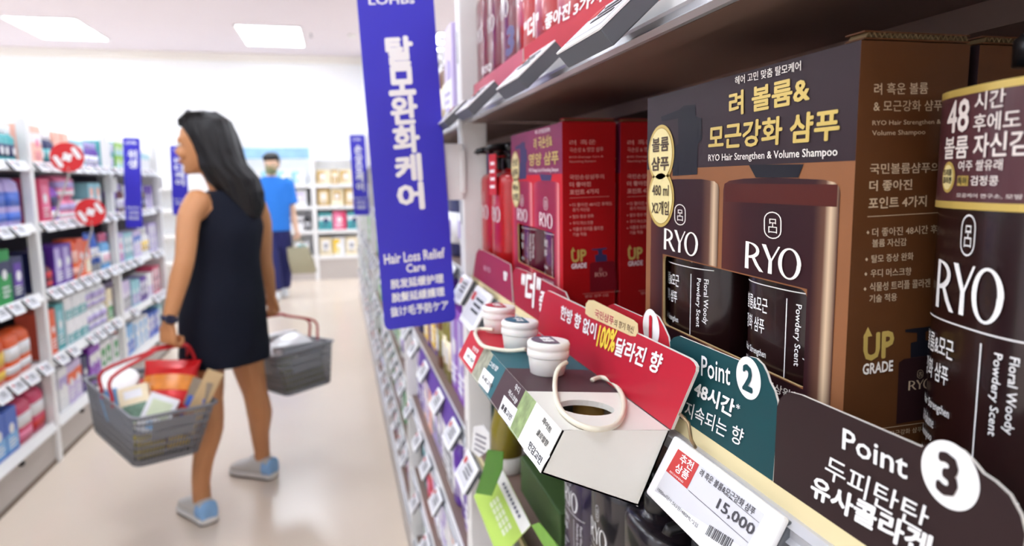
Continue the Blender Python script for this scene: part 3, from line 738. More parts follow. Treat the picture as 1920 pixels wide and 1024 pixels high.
    t2 = [uz(P(*p)) for p in ((1576, 362), (1574, 350), (1566, 342), (1545, 337), (1450, 333), (1395, 335), (1368, 339), (1359, 345), (1357, 356))]
    bottle_print(t2, t2[-1][0], t2[0][0], rb)
    t1 = [uz(P(*p)) for p in ((1349, 356), (1347, 346), (1340, 340), (1315, 336), (1270, 336), (1245, 338), (1229, 342), (1222, 350))]
    bottle_print(t1, t1[-1][0], t1[0][0], rl)
    TOP = mat(pre+'_printed_fill_line', pl['top'], .42)
    dec(q(((1360, 344), (1572, 346), (1570, 388), (1361, 378)), 3), m, TOP) if pal == 'brown' else None
    dec(q(((1405, 309), (1508, 308), (1502, 322), (1498, 333), (1418, 333), (1412, 322)), 3), m, PUMP)
    dec(q(((1262, 330), (1308, 327), (1309, 270), (1317, 262), (1316, 222), (1305, 218), (1305, 196), (1283, 198), (1274, 206), (1240, 219), (1242, 228), (1272, 222), (1273, 270), (1262, 278)), 3), m, PUMP)
    # logos and lettering
    def px(s_, BL, BR, TL, mm, bold=0, k=5): m.text(s_, None, None, None, mm, bold, para(P(*BL)+e(k), P(*BR)+e(k), P(*TL)+e(k)))
    for (BL, BR, TL) in (((1246, 467), (1310, 481), (1247, 428)), ((1398, 502), (1503, 527), (1400, 452))): ryo(m, para(P(*BL)+e(5), P(*BR)+e(5), P(*TL)+e(5)), INKW)
    for (BL, BR, TL) in (((1266, 421), (1287, 424), (1266, 382)), ((1434, 446), (1467, 450), (1434, 396))): ring_logo(m, para(P(*BL)+e(5), P(*BR)+e(5), P(*TL)+e(5)), INKW)
    px(T[0], (1380, 159.4), (1503.5, 132), (1380, 143.7), INKW, .012)
    px(T[1], (1369.5, 217.5), (1519, 190), (1369.5, 175), GOLD, .045); px(T[2], (1330.4, 280.5), (1573.8, 261), (1331.6, 237.5), GOLD, .045)
    px(T[3], (1330, 306), (1572, 297), (1330, 290), INKW, .008)
    px('탈모증상완화', (1410, 716), (1500, 757), (1412, 700), INKW, .02)
    for (cx, cy, s1, s2, b) in ((1240.5, 289, T[4], T[5], .04), (1240.5, 372, '480 ml', 'X2개입', .02)):
        c = P(cx, cy); r = .0205
        for rr_, k, mm in ((r, 6, GOLD), (r*.90, 7, mat('badge_line', (168, 132, 50), .4, metal=.3)), (r*.875, 8, mat('badge_face', (240, 224, 160), .35, metal=.15, var=.08, scale=30))):
            dec([c+U*rr_*math.cos(a*PI/20)+W2*rr_*math.sin(a*PI/20)+e(k) for a in range(40)], m, mm)
        br = mat('badge_ink', (70, 50, 30), .5)
        m.tx(s1, c+W2*.002+e(10), U, W2, .0095 if b > .03 else .0075, br, b, 'c', width=.026); m.tx(s2, c-W2*.0115+e(10), U, W2, .0095, br, b+.01, 'c', width=.027)
    # end panel print
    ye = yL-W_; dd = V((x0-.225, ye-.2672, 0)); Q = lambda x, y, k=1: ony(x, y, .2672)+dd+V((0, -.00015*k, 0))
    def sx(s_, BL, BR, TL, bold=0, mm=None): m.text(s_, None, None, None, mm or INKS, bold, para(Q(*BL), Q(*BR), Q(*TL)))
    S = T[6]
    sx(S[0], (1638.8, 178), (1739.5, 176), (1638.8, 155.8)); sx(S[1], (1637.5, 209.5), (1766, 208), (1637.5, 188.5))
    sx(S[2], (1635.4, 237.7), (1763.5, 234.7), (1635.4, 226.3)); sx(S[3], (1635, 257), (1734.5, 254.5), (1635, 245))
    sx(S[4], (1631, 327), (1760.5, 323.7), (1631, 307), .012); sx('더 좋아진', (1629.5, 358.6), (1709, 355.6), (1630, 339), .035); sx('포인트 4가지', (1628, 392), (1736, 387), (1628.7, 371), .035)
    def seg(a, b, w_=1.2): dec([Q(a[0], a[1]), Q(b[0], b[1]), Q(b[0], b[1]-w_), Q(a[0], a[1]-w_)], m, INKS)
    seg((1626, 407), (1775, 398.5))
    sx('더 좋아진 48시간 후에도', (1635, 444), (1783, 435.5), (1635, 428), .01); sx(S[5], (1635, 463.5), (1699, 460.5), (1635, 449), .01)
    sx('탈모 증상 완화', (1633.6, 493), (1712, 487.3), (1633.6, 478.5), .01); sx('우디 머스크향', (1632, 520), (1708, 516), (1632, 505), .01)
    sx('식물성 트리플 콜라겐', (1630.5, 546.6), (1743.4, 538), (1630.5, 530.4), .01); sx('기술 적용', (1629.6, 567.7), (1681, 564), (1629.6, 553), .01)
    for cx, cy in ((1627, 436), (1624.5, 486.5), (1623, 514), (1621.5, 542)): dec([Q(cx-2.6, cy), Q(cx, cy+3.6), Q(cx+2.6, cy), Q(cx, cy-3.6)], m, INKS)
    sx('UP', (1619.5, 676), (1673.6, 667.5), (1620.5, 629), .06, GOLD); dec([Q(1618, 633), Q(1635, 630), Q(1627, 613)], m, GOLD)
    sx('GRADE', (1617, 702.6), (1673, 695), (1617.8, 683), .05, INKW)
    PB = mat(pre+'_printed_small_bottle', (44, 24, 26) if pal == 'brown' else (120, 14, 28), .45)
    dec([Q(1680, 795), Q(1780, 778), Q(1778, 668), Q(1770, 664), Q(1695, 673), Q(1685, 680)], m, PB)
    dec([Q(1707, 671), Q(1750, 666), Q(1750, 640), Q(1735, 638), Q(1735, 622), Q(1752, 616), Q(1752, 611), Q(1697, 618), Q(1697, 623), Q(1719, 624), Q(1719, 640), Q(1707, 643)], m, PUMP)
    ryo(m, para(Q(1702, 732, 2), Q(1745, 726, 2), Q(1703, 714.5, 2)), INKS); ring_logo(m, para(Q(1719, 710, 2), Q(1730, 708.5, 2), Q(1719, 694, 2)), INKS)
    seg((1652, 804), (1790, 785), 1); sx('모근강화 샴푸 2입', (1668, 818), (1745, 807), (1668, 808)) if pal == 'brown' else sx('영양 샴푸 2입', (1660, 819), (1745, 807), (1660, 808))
    m.build('box_shell', t)
    return t
TB = ('헤어 고민 맞춤 탈모케어', '려 볼륨&', '모근강화 샴푸', 'RYO Hair Strengthen & Volume Shampoo', '볼륨', '샴푸',
      ('려 흑운 볼륨', '& 모근강화 샴푸', 'RYO Hair Strengthen &', 'Volume Shampoo', '국민볼륨샴푸의', '볼륨 자신감'))
TR = ('헤어 고민 맞춤 탈모케어', '려 극손상&', '영양 샴푸', 'RYO Damage Care & Nourishing Shampoo', '손상', '샴푸',
      ('려 흑운', '극손상 & 영양 샴푸', 'RYO Damage Care &', 'Nourishing Shampoo', '국민손상샴푸의', '윤기 자신감'))
def back_copy(src, label, dx):
    r = dup(src, src.location+V((dx, 0, 0)), label); return r
b1 = carton(.484, .225, 'brown', TB, 'x', 'large brown volume shampoo carton in front with gold lettering and window', 'brown shampoo cartons')
back_copy(b1, 'brown shampoo carton mostly hidden behind the large front brown one', .064)
r1 = carton(.904, .225, 'red', TR, 'x', 'red shampoo carton in front beside the red bottles, with purple header', 'red shampoo cartons')
back_copy(r1, 'second red shampoo carton standing behind the front red one', .064)
for y_, which in ((.4345, 'left'), (.3305, 'right')):
    bottle('dark maroon shampoo bottle inside the brown carton window, %s of the two' % which, (.225+.0035+BT_B+.0008, y_, SZ+.0025), MAROON, INK, group='bottles inside cartons', turned=True)
REDIN = mat('wine_bottle_plastic', (92, 16, 40), .25, coat=.3)
for y_, which in ((.8545, 'left'), (.7505, 'right')):
    bottle('wine red shampoo bottle inside the front red carton window, %s of the two' % which, (.225+.0035+BT_B+.0008, y_, SZ+.0025), REDIN, INK, group='bottles inside cartons', turned=True, lines=('극손상&영양', '샴푸'))
# ---- loose bottle in front with a printed neck tag
def neck_tag(t):
    PAPER = mat('maroon_tag_print', (78, 40, 46), .35, var=.05, coat=.2); m = MB()
    z0, z1 = .1405, .1895
    def col(u, z): # tag follows the front of the bottle and leans in slightly at the top
        p = arc(u, .0012); return V((p.x, p.y, z))
    us = [-.040+.080*k/32 for k in range(33)]
    def band(za, zb, off, mm):
        m.add([V((col(u, z).x-off, col(u, z).y, z)) for z in (za, zb) for u in us], [(k, k+1, 33+k+1, 33+k) for k in range(32)], mm)
    band(z0, z1, 0, PAPER)
    m.add([V((col(u, z).x+.0006, col(u, z).y, z)) for z in (z0, z1) for u in us], [(k+1, k, 33+k, 33+k+1) for k in range(32)], PAPER)
    band(z0, z0+.003, .0002, GOLD); band(z1-.003, z1, .0002, GOLD)
    f = lambda u0, za, w_, h: (lambda x, y: col(u0+w_*x, za+h*y)+V((-.0004, 0, 0)))
    PI_ = mat('tag_ink', (232, 222, 216), .4)
    m.text('48', 0, 0, 0, PI_, .03, f(-.0185, .1720, .0155, .0128)); m.text('시간', 0, 0, 0, PI_, .02, f(.0005, .1795, .016, .0068)); m.text('후에도', 0, 0, 0, PI_, .02, f(.0005, .1712, .023, .0068))
    m.text('볼륨 자신감', 0, 0, 0, PI_, .03, f(-.0195, .1612, .048, .0090))
    for r, mm, o_ in ((.0052, GOLD, .0003), (.0042, mat('badge_face', (236, 214, 130), .35), .0005)):
        m.add([col(-.0150+r*math.cos(k*PI/16), .1535+r*1.25*math.sin(k*PI/16))+V((-o_, 0, 0)) for k in range(32)], [tuple(range(32))], mm)
    for k, s_ in enumerate(('트리플', '콜라겐')): m.text(s_, 0, 0, 0, BLACKI, .03, lambda x, y, k=k: col(-.0184+.0068*x, .1542-.0032*k+.0026*y)+V((-.0007, 0, 0)))
    m.text('여주 쌀유래', 0, 0, 0, PI_, .015, f(-.0075, .1560, .025, .0042))
    m.add([f(-.0075, .1500, .007, .0040)(a, b) for a, b in ((0, 0), (1, 0), (1, 1), (0, 1))], [(0, 1, 2, 3)], GOLD)
    m.text('특허', 0, 0, 0, BLACKI, .02, lambda x, y: col(-.0068+.0056*x, .1504+.0032*y)+V((-.0007, 0, 0)))
    m.text('검정콩', 0, 0, 0, PI_, .02, f(.0012, .1502, .015, .0038)); m.text('모공케어 연구소, 모발', 0, 0, 0, PI_, 0, f(-.0075, .1452, .034, .0018))
    m.build('neck_tag', t)
LBOT = bottle('loose dark maroon shampoo bottle with neck tag at the right photo edge', (.2725, .2215, SZ), MAROON, INK, rot=-.26, sleeve=neck_tag, turned=True)
# red bottles deeper along the shelf, by the post
for i, (x_, y_, lab) in enumerate(((.245, .985, 'red pump bottle with red hang tag standing left of the front red carton'), (.247, 1.075, 'red pump bottle nearest the white post, beside another red bottle'))):
    bottle(lab, (x_, y_, SZ), REDB, INK, group='red pump bottles', detail=False, hang=(i == 0), rot=.05)
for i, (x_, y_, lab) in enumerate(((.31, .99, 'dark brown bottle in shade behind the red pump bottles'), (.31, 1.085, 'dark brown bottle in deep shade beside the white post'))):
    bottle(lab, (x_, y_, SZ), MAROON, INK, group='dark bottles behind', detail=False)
# upper shelf bottles
UZ = RZ[0]+.0003
n = 0
for k in range(12):
    y_ = 1.09-.083*k
    if y_ < .12: break
    red = k >= 3
    pos = '%s from the white post' % ORD[k]
    bottle(('red shampoo bottle on the upper shelf, %s' if red else 'maroon shampoo bottle on the upper shelf, %s') % pos, (.2475, y_, UZ), REDB if red else mat('wine_bottle_plastic_light', (112, 26, 44), .25, coat=.3), INK, group='bottles on the upper shelf', detail=False)
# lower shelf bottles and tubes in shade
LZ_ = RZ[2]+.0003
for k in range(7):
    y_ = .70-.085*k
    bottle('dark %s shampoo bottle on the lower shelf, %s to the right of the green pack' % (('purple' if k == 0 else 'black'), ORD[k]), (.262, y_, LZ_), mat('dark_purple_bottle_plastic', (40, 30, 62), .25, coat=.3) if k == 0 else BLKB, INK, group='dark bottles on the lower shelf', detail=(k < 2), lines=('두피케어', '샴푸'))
def cap_tube(x, y, label, col, z=LZ_):
    t = thing('conditioner_tube', label, 'tube', (0, 0, 0), 'tubes standing on caps')
    fixn(MB().lathe([(.0235, 0), (.026, .002), (.026, .026), (.024, .029)], (0, 0, 0), mat('white_cap', (226, 224, 218), .35), 24).build('cap', t))
    fixn(MB().loft([[V((p.x, p.y, z_)) for p in sell(.026*k, .026+.008*(1-k), 0, 24, 2)] for z_, k in ((.028, 1), (.07, .95), (.11, .6), (.14, .12), (.15, .08))], mat(col[0], col[1], .3, coat=.3)).build('tube_body', t))
    t.location = (x, y, z); return t
cap_tube(.243, 1.035, 'olive tube standing on its white cap on the lower shelf under the tester box', ('olive_tube_plastic', (128, 116, 32)))
cap_tube(.305, 1.10, 'dull grey green tube on white cap just behind the olive tube', ('grey_green_tube_plastic', (120, 118, 92)))
cap_tube(.305, .985, 'third tube on white cap in shade right behind the olive one', ('grey_green_tube_plastic', (120, 118, 92)))
tag(MB().box((.245, .765, LZ_), (.30, .955, LZ_+.055), mat('dark_green_box', (62, 92, 44), .5), .002).build('boxed_product', None, (.27, .86, LZ_)), 'dark green flat box lying on the lower shelf behind the lime card', 'carton')
# ------------------------------------------------------------------ cards, tester box and tags on the shelf lip
def pcard(name, label, cat, x, pts, colour, texts, group=None, thick=.0012, base=None, extra=None):
    """stiff card standing on the lip in the plane x = const; outline and print given where they stand"""
    P = lambda a, b, k=0: onx(a, b, x)+V((-.00012*k, 0, 0))
    o = [p if isinstance(p, V) else P(*p) for p in pts]
    lo = V((x, sum(p.y for p in o)/len(o), min(p.z for p in o)))
    m = MB().prism(o, (thick, 0, 0), colour, mat('card_edge', (226, 222, 214), .6))
    for s_, BL, BR, TL, mm, b in texts: m.text(s_, 0, 0, 0, mm, b, para(P(*BL, 4), P(*BR, 4), P(*TL, 4)))
    if extra: extra(m, P)
    return tag(fixn(m.build(name, None, lo)), label, cat, group)
def disc(m, c, r, mm, k=2):
    m.add([c+V((-.00012*k, r*math.cos(a*PI/24), r*math.sin(a*PI/24))) for a in range(48)], [tuple(range(48))], mm)
CX = .2095
Zc = RZ[1]+.0005
def at(y, z, x=CX): return V((x, y, z))
TEAL = mat('card_teal', (20, 68, 74), .5, var=.04, scale=30); BRN = mat('card_brown', (46, 31, 32), .5, var=.04, scale=30); CRD = mat('card_red', (188, 36, 52), .5, var=.04, scale=30); DRD = mat('card_deep_red', (160, 24, 50), .5, var=.05, scale=30)
def ex2(m, P):
    c = P(1403.5, 709); r = (P(1381, 700).y-P(1427, 720).y)/2; disc(m, c, r, WHITE)
    m.tx('2', c+V((-.0006, 0, -r*.58)), V((0, -1, 0)), Z_, r*1.16, TEAL, .06, 'c')
pcard('point_card', 'teal card reading Point 2 standing before the brown carton', 'sign', CX,
      [at(.425, Zc), at(.412, 1.250), (1256, 641), (1263, 633), (1274, 630), (1390, 678), (1396, 671), (1405, 668.5), (1418, 672), (1430, 684), (1438, 700), (1443, 716), (1452, 733), (1458, 755), (1457, 790), at(.2965, Zc)], TEAL,
      [('Point', (1316, 704), (1370, 723), (1317, 667), WHITE, .015), ('48시간', (1302, 741), (1374, 783), (1307, 712), WHITE, .05), ('*', (1382, 766), (1389, 768), (1382, 757), WHITE, .02),
       ('지속되는 향', (1284, 779), (1391, 838), (1289, 751), WHITE, .012)], 'point cards on the shelf lip', extra=ex2)
def ex3(m, P):
    c = P(1780.5, 891); r = (P(1726, 868).y-P(1835, 917).y)/2; disc(m, c, r, WHITE)
    m.tx('3', c+V((-.0006, .0004, -r*.58)), V((0, -1, 0)), Z_, r*1.16, BRN, .075, 'c')
pcard('point_card', 'dark brown card reading Point 3 at the lower right', 'sign', CX-.0003,
      [at(.2955, Zc, CX-.0003), (1457, 763), (1461, 750), (1468.5, 741), (1481, 735), (1503, 741), (1728, 838), (1744, 830), (1758, 828), (1773, 830), (1790, 837), (1806, 846), (1820, 860), (1832, 874), (1843, 888), (1866, 903), (1893, 928), (1914, 966), (1923, 1003), at(.166, Zc, CX-.0003)], BRN,
      [('Point', (1581, 841), (1702, 899), (1583, 803), WHITE, .018), ('두피탄탄', (1546, 893), (1735, 1002), (1554, 852), WHITE, .006), ('유사콜라겐', (1521, 928), (1742, 1054), (1527, 890), WHITE, .055)], 'point cards on the shelf lip', extra=ex3)
def ex1(m, P):
    c = P(1221, 615); r = (P(1206, 607).y-P(1237, 621).y)/2; disc(m, c, r, WHITE)
    m.tx('1', c+V((-.0006, 0, -r*.58)), V((0, -1, 0)), Z_, r*1.16, CRD, .10, 'c')
pcard('point_card', 'small red card with white number 1 disc behind the tester box board', 'sign', CX,
      [at(.545, Zc), at(.535, 1.247), (1141, 573), (1150, 570), (1204, 594), (1210, 587), (1222, 585), (1234, 594), (1243, 610), (1253, 632), (1256, 650), at(.430, Zc)], CRD, [], 'point cards on the shelf lip', extra=ex1)
pcard('shelf_card', 'deep red card with quoted white lettering left of the tester board', 'sign', CX,
      [at(.835, Zc), (960, 512), (968, 502), (985, 508), (1060, 548), at(.560, Zc)], DRD,
      [('"더"', (977, 566), (1011, 580), (980, 508), WHITE, .06), ('좋아진', (1010, 583), (1056, 604), (1014, 545), WHITE, .05)], 'red cards on the lip')
pcard('shelf_card', 'magenta card in front of the red pump bottles beside the post', 'sign', CX+.0003,
      [at(1.115, Zc), (893, 475), (898, 467), (912, 472), (957, 496), at(.845, Zc)], mat('card_magenta', (150, 34, 72), .5, var=.05),
      [('RYO', (908, 507), (920, 512), (908, 498), mat('card_pale_ink', (220, 170, 190), .5), .02), ('향', (944, 524), (951, 527), (945, 508), WHITE, .06)], 'red cards on the lip')
# upper lip cards
UX = .2145; Uz = RZ[0]+.0005
pcard('shelf_card', 'red card with big white lettering on the upper shelf lip', 'sign', UX,
      [at(.795, Uz, UX), at(.795, 1.512, UX), at(.40, 1.512, UX), at(.40, Uz, UX)], CRD,
      [('"더"', (984, 80), (1010, 62), (984, 40), WHITE, .06), ('좋아진', (1022, 56), (1068, 34), (1024, 28), WHITE, .05), ('3가지', (1076, 30), (1128, 2), (1078, 6), WHITE, .05)], 'red cards on the lip')
pcard('shelf_card', 'pale pink translucent card on the upper lip near the post', 'sign', UX,
      [at(1.10, Uz, UX), at(1.10, 1.510, UX), at(.80, 1.512, UX), at(.80, Uz, UX)], mat('card_pale_red', (190, 80, 100), .4, var=.15, scale=14),
      [('RYO', (905, 140), (922, 132), (905, 126), WHITE, .03), ('3', (950, 104), (962, 98), (952, 55), mat('printed_pump_blue', (80, 70, 120), .5), .1)], 'red cards on the lip')
# price tags near by
thick_tag = make_tag(.085, .048, .014, .12)
for i, y_ in enumerate((1.105, .905, .655, .455)):
    put_tag(RAX-.016, y_, RZ[0]+.010, -1, math.radians(47), 'price tag on the upper shelf lip, %s from the white post, seen from below' % ORD[i], 'price tags on the upper lip', 1.02, thick_tag)
put_tag(.199, 1.105, Zc+.002, -1, math.radians(30), 'price tag closest to the white post on the main shelf lip', 'price tags on the main lip', .95)
put_tag(.199, .975, Zc-.001, -1, math.radians(30), 'price tag on the main shelf lip just behind the farthest scent jar', 'price tags on the main lip', 1.25)
put_tag(.197, 1.085, RZ[2]+.004, -1, math.radians(32), 'price tag beside the green hang tag on the lower lip by the post', 'price tags on the lower lip', 1.0)
# ---- the large tag in front
def hero_tag():
    TL, TR_ = onx(1263, 816, .2), onx(1470, 968, .2); TL.z = TR_.z = (TL.z+TR_.z)/2
    U = V((0, -1, 0)); BL = onx(1206, 921, .1805); W_ = V((TL.x-BL.x, 0, TL.z-BL.z)); h = W_.length; W_.normalize(); N = V((-W_.z, 0, W_.x)); N = N if N.x < 0 else -N
    w_ = TL.y-TR_.y; o = TL-W_*h
    t = thing('price_tag', 'large electronic price tag showing 15,000 below the teal card', 'price tag', (.2, (TL.y+TR_.y)/2, o.z))
    c = o+U*w_/2+W_*h/2
    MB().obox(c-N*.0025, (U*w_, W_*h, N*.005), mat('tag_white_plastic', (240, 241, 243), .4, var=.02), .002, 3).build('front_frame', t)
    MB().obox(c-N*.0092, (U*(w_-.001), W_*(h-.002), N*.0085), mat('tag_grey_shell', (88, 92, 98), .5, var=.04), .0015).build('back_shell', t)
    P = lambda a, b, k=0: onp(a, b, c+N*.0001, N)+N*.00008*k
    m = MB(); m.add([P(1271.7, 841), P(1433.8, 964.7), P(1397, 1031), P(1227.7, 920.6)], [(0, 1, 2, 3)], mat('epaper', (206, 206, 212), .6, var=.02))
    m.add([P(1272, 842, 2), P(1311.5, 871.5, 2), P(1288.5, 917, 2), P(1249, 883, 2)], [(0, 1, 2, 3)], mat('tag_red', (190, 50, 48), .5, var=.03))
    EI = mat('epaper_ink', (62, 60, 66), .6, var=.03)
    def px(s_, BL, BR, TL, mm=EI, b=0): m.text(s_, 0, 0, 0, mm, b, para(P(*BL, 4), P(*BR, 4), P(*TL, 4)))
    px('추천', (1274, 866), (1297, 884.5), (1280, 850.5), WHITE, .03); px('상품', (1265, 883), (1288.5, 901.5), (1271, 868), WHITE, .03); px('RECOMMEND', (1256, 885.5), (1281, 906.5), (1257.5, 882.5), WHITE)
    px('려 흑운 볼륨&모근강화 샴푸', (1311, 890.5), (1413, 967.5), (1316.5, 879), EI, .015)
    px('15,000', (1342, 955), (1408.8, 1008.5), (1351, 935), EI, .03)
    px('1000ml당/1,563원/480ML*2입', (1232.5, 920.6), (1307, 991), (1235.5, 913.5))
    def line(a, b, w_=.9): m.add([P(*a, 3), P(*b, 3), P(b[0]+.4, b[1]-w_, 3), P(a[0]+.4, a[1]-w_, 3)], [(0, 1, 2, 3)], EI)
    line((1291.5, 920.3), (1403, 1018.5)); line((1357, 925.4), (1423.5, 981))
    rr = random.Random(3); u = 0; a, b = P(1326, 995, 3), P(1366, 1031, 3); up = (P(1330.5, 986, 3)-P(1326, 995, 3))
    a -= up*.8; up *= 2
    while u < 1:
        d = .018+.028*rr.random(); m.add([a+(b-a)*u, a+(b-a)*(u+d), a+(b-a)*(u+d)+up, a+(b-a)*u+up], [(0, 1, 2, 3)], EI); u += d+.018+.028*rr.random()
    fixn(m.build('screen', t))
hero_tag()
# wire hook that holds the tester box to the rail
p = onx(1290, 806, .199)
tag(MB().tube([p+V((.004, .012, .003)), p+V((-.001, .008, .007)), p+V((-.002, -.004, .006)), p+V((-.001, -.006, -.004)), p+V((.003, -.004, -.01))], .0011, mat('bronze_wire', (150, 128, 96), .35, .7)).build('wire_hook', None, p), 'small bent wire hook on the lip between tester box and teal card', 'hook')
# ---- tester box
def tester_box():
    A, B, C_, D = V((.127, .39, 1.208)), V((.199, .39, 1.2005)), V((.178, .39, 1.152)), V((.113, .39, 1.182)); yE = .692; Lv = V((0, yE-.39, 0))
    t = thing('tester_box', 'white paper scent tester box with red header board hanging on the lip', 'display', (.16, .54, 1.152))
    CARD = mat('worn_white_card', (226, 224, 216), .6, var=.05, scale=26, bump=.15)
    RED = mat('tester_red', (186, 34, 52), .5, var=.04); TEA = mat('tester_teal', (44, 98, 108), .5, var=.05); BR = mat('tester_brown', (74, 54, 60), .5, var=.05)
    m = MB(); th = .0012
    nF = (D-A).cross(Lv).normalized(); nF = nF if nF.x < 0 else -nF
    nT = (B-A).cross(Lv).normalized(); nT = nT if nT.z > 0 else -nT
    def panel(a, b, c, d, n, mm): m.prism([a, b, c, d], -n*th, mm)
    panel(A, B, C_, D, V((0, -1, 0)), CARD); panel(A+Lv, B+Lv, C_+Lv, D+Lv, V((0, 1, 0)), CARD)
    panel(D, C_, C_+Lv, D+Lv, V((0, 0, -1)), CARD); panel(B, C_, C_+Lv, B+Lv, V((1, 0, 0)), CARD); panel(A, D, D+Lv, A+Lv, nF, CARD)
    ys = [onx(*q, A.x).y for q in ((988, 729), (948, 681), (914, 643))]  # top: white|brown|teal|red
    E = B-A; cells = [.39]+ys+[yE]
    at_ = lambda s_, y: A+E*s_+V((0, y-.39, 0))
    for i, mm in ((1, BR), (2, TEA), (3, RED)):
        panel(at_(0, cells[i]), at_(1, cells[i]), at_(1, cells[i+1]), at_(0, cells[i+1]), nT, mm)
    # white top with an oval hole
    cs, cy = .45, .436; n = 32; hole = [at_(cs+.27*math.cos(2*PI*k/n), cy+.0175*math.sin(2*PI*k/n)) for k in range(n)]
    def edge(k):
        a = 2*PI*k/n; c, s_ = math.cos(a), math.sin(a); q = max(abs(c), abs(s_)); c, s_ = c/q, s_/q
        return at_(cs+c*((1-cs) if c > 0 else cs), cy+s_*((cells[1]-cy) if s_ > 0 else (cy-.39)))
    out = [edge(k) for k in range(n)]
    m.add(out+hole, [(k, (k+1) % n, n+(k+1) % n, n+k) for k in range(n)], CARD)
    m.add(hole+[p-nT*.004 for p in hole], [(k, (k+1) % n, n+(k+1) % n, n+k) for k in range(n)], CARD)
    fixn(m.build('carton_body', t))
    # front label face
    m = MB(); F = lambda a, b, k=1: onp(a, b, A+nF*.0003, nF)+nF*.0001*k
    sl = D-A; fs = lambda y, s_, k=1: A+sl*s_+V((0, y-.39, 0))+nF*(.0003+.0001*k)
    bounds = [yE]+[onp(*q, A, nF).y for q in ((905, 660), (921, 676), (945, 700), (980, 745), (1003, 762))]+[.39]
    PH = mat('leaf_photo_print', (140, 160, 105), .5, var=.75, scale=120); PH2 = mat('flower_photo_print', (150, 150, 130), .5, var=.8, scale=140)
    for i, mm in enumerate((RED, PH2, TEA, BR, PH, CARD)):
        m.add([fs(bounds[i], 0), fs(bounds[i+1], 0), fs(bounds[i+1], 1), fs(bounds[i], 1)], [(0, 1, 2, 3)], mm)
    def px(s_, BL, BR_, TL, mm, b=0): m.text(s_, 0, 0, 0, mm, b, para(F(*BL, 5), F(*BR_, 5), F(*TL, 5)))
    def lab(c4): m.add([F(*q, 3) for q in c4], [(0, 1, 2, 3)], WHITE)
    lab(((878, 651), (893, 668), (885, 692), (869, 671))); lab(((908, 689), (927, 708), (915, 738), (897, 716))); lab(((946, 741), (971, 768), (957, 803), (934, 773))); lab(((995, 818), (1032, 856), (1013, 884), (982, 845)))
    px('손상', (875, 668), (887, 682), (878, 662.5), BLACKI, .03); px('두피고민', (903, 709), (921, 730), (907, 702), BLACKI, .03); px('볼륨고민', (939.7, 765), (957.6, 789.6), (944, 756), BLACKI, .04)
    px('민감고민', (990.5, 840), (1013, 873), (996, 827), BLACKI, .04); px('화이트', (1016.5, 791), (1031, 814), (1022, 782), BLACKI, .02); px('플로럴향', (1006, 814), (1025, 839), (1011.5, 804.5), BLACKI, .02)
    px('우디', (965, 730), (973, 740), (969, 719), WHITE, .02); px('머스크향', (953, 738), (967.5, 759.5), (957.6, 730), WHITE, .02); px('그린향', (917, 685), (932, 697.6), (921, 677), WHITE, .02); px('한방향', (886, 655), (896, 664), (889, 648), WHITE, .02)
    fixn(m.build('label_strip', t))
    # header board
    X0 = .1993; P = lambda a, b, k=0: onx(a, b, X0)+V((-.0001*k, 0, 0))
    o = [V((X0, .389, 1.2012)), P(1304, 697), P(1305, 688), P(1301, 680), P(1293, 673), P(1032, 547), P(1026, 545), P(1020, 550), V((X0, .70, 1.2012))]
    m = MB().prism(o, (.0022, 0, 0), mat('header_red', (186, 32, 54), .42, var=.04, scale=30), mat('card_edge', (226, 222, 214), .6))
    def hx(s_, BL, BR_, TL, mm=WHITE, b=.045): m.text(s_, 0, 0, 0, mm, b, para(P(*BL, 4), P(*BR_, 4), P(*TL, 4)))
    YEL = mat('yellow_ink', (245, 214, 70), .5)
    hx('한방 향 없이', (1051, 597), (1116, 636), (1054, 572)); hx('100%', (1119, 648), (1151, 660), (1126, 611), YEL, .06); hx('달라진 향', (1152, 664), (1235, 702), (1160, 632), WHITE, .045)
    pill = [P(*q, 3) for q in ((1098, 588), (1099, 570), (1104, 563), (1113, 563), (1188, 600), (1196, 607), (1197, 622), (1192, 631), (1183, 630), (1105, 594))]
    m.prism(pill, (.0003, 0, 0), mat('pill_cream', (222, 200, 150), .45, var=.05))
    PK = mat('pill_pink_ink', (190, 70, 90), .5); hx('국민샴푸', (1116, 594), (1151, 610), (1117, 579), PK, .03); hx('의 향기 혁신', (1152, 611), (1188, 626), (1154, 598), mat('pill_brown_ink', (110, 80, 60), .5), .01)
    fixn(m.build('header_board', t))
    return A, B, nT, at_
TA, TBk, TN, TAT = tester_box()
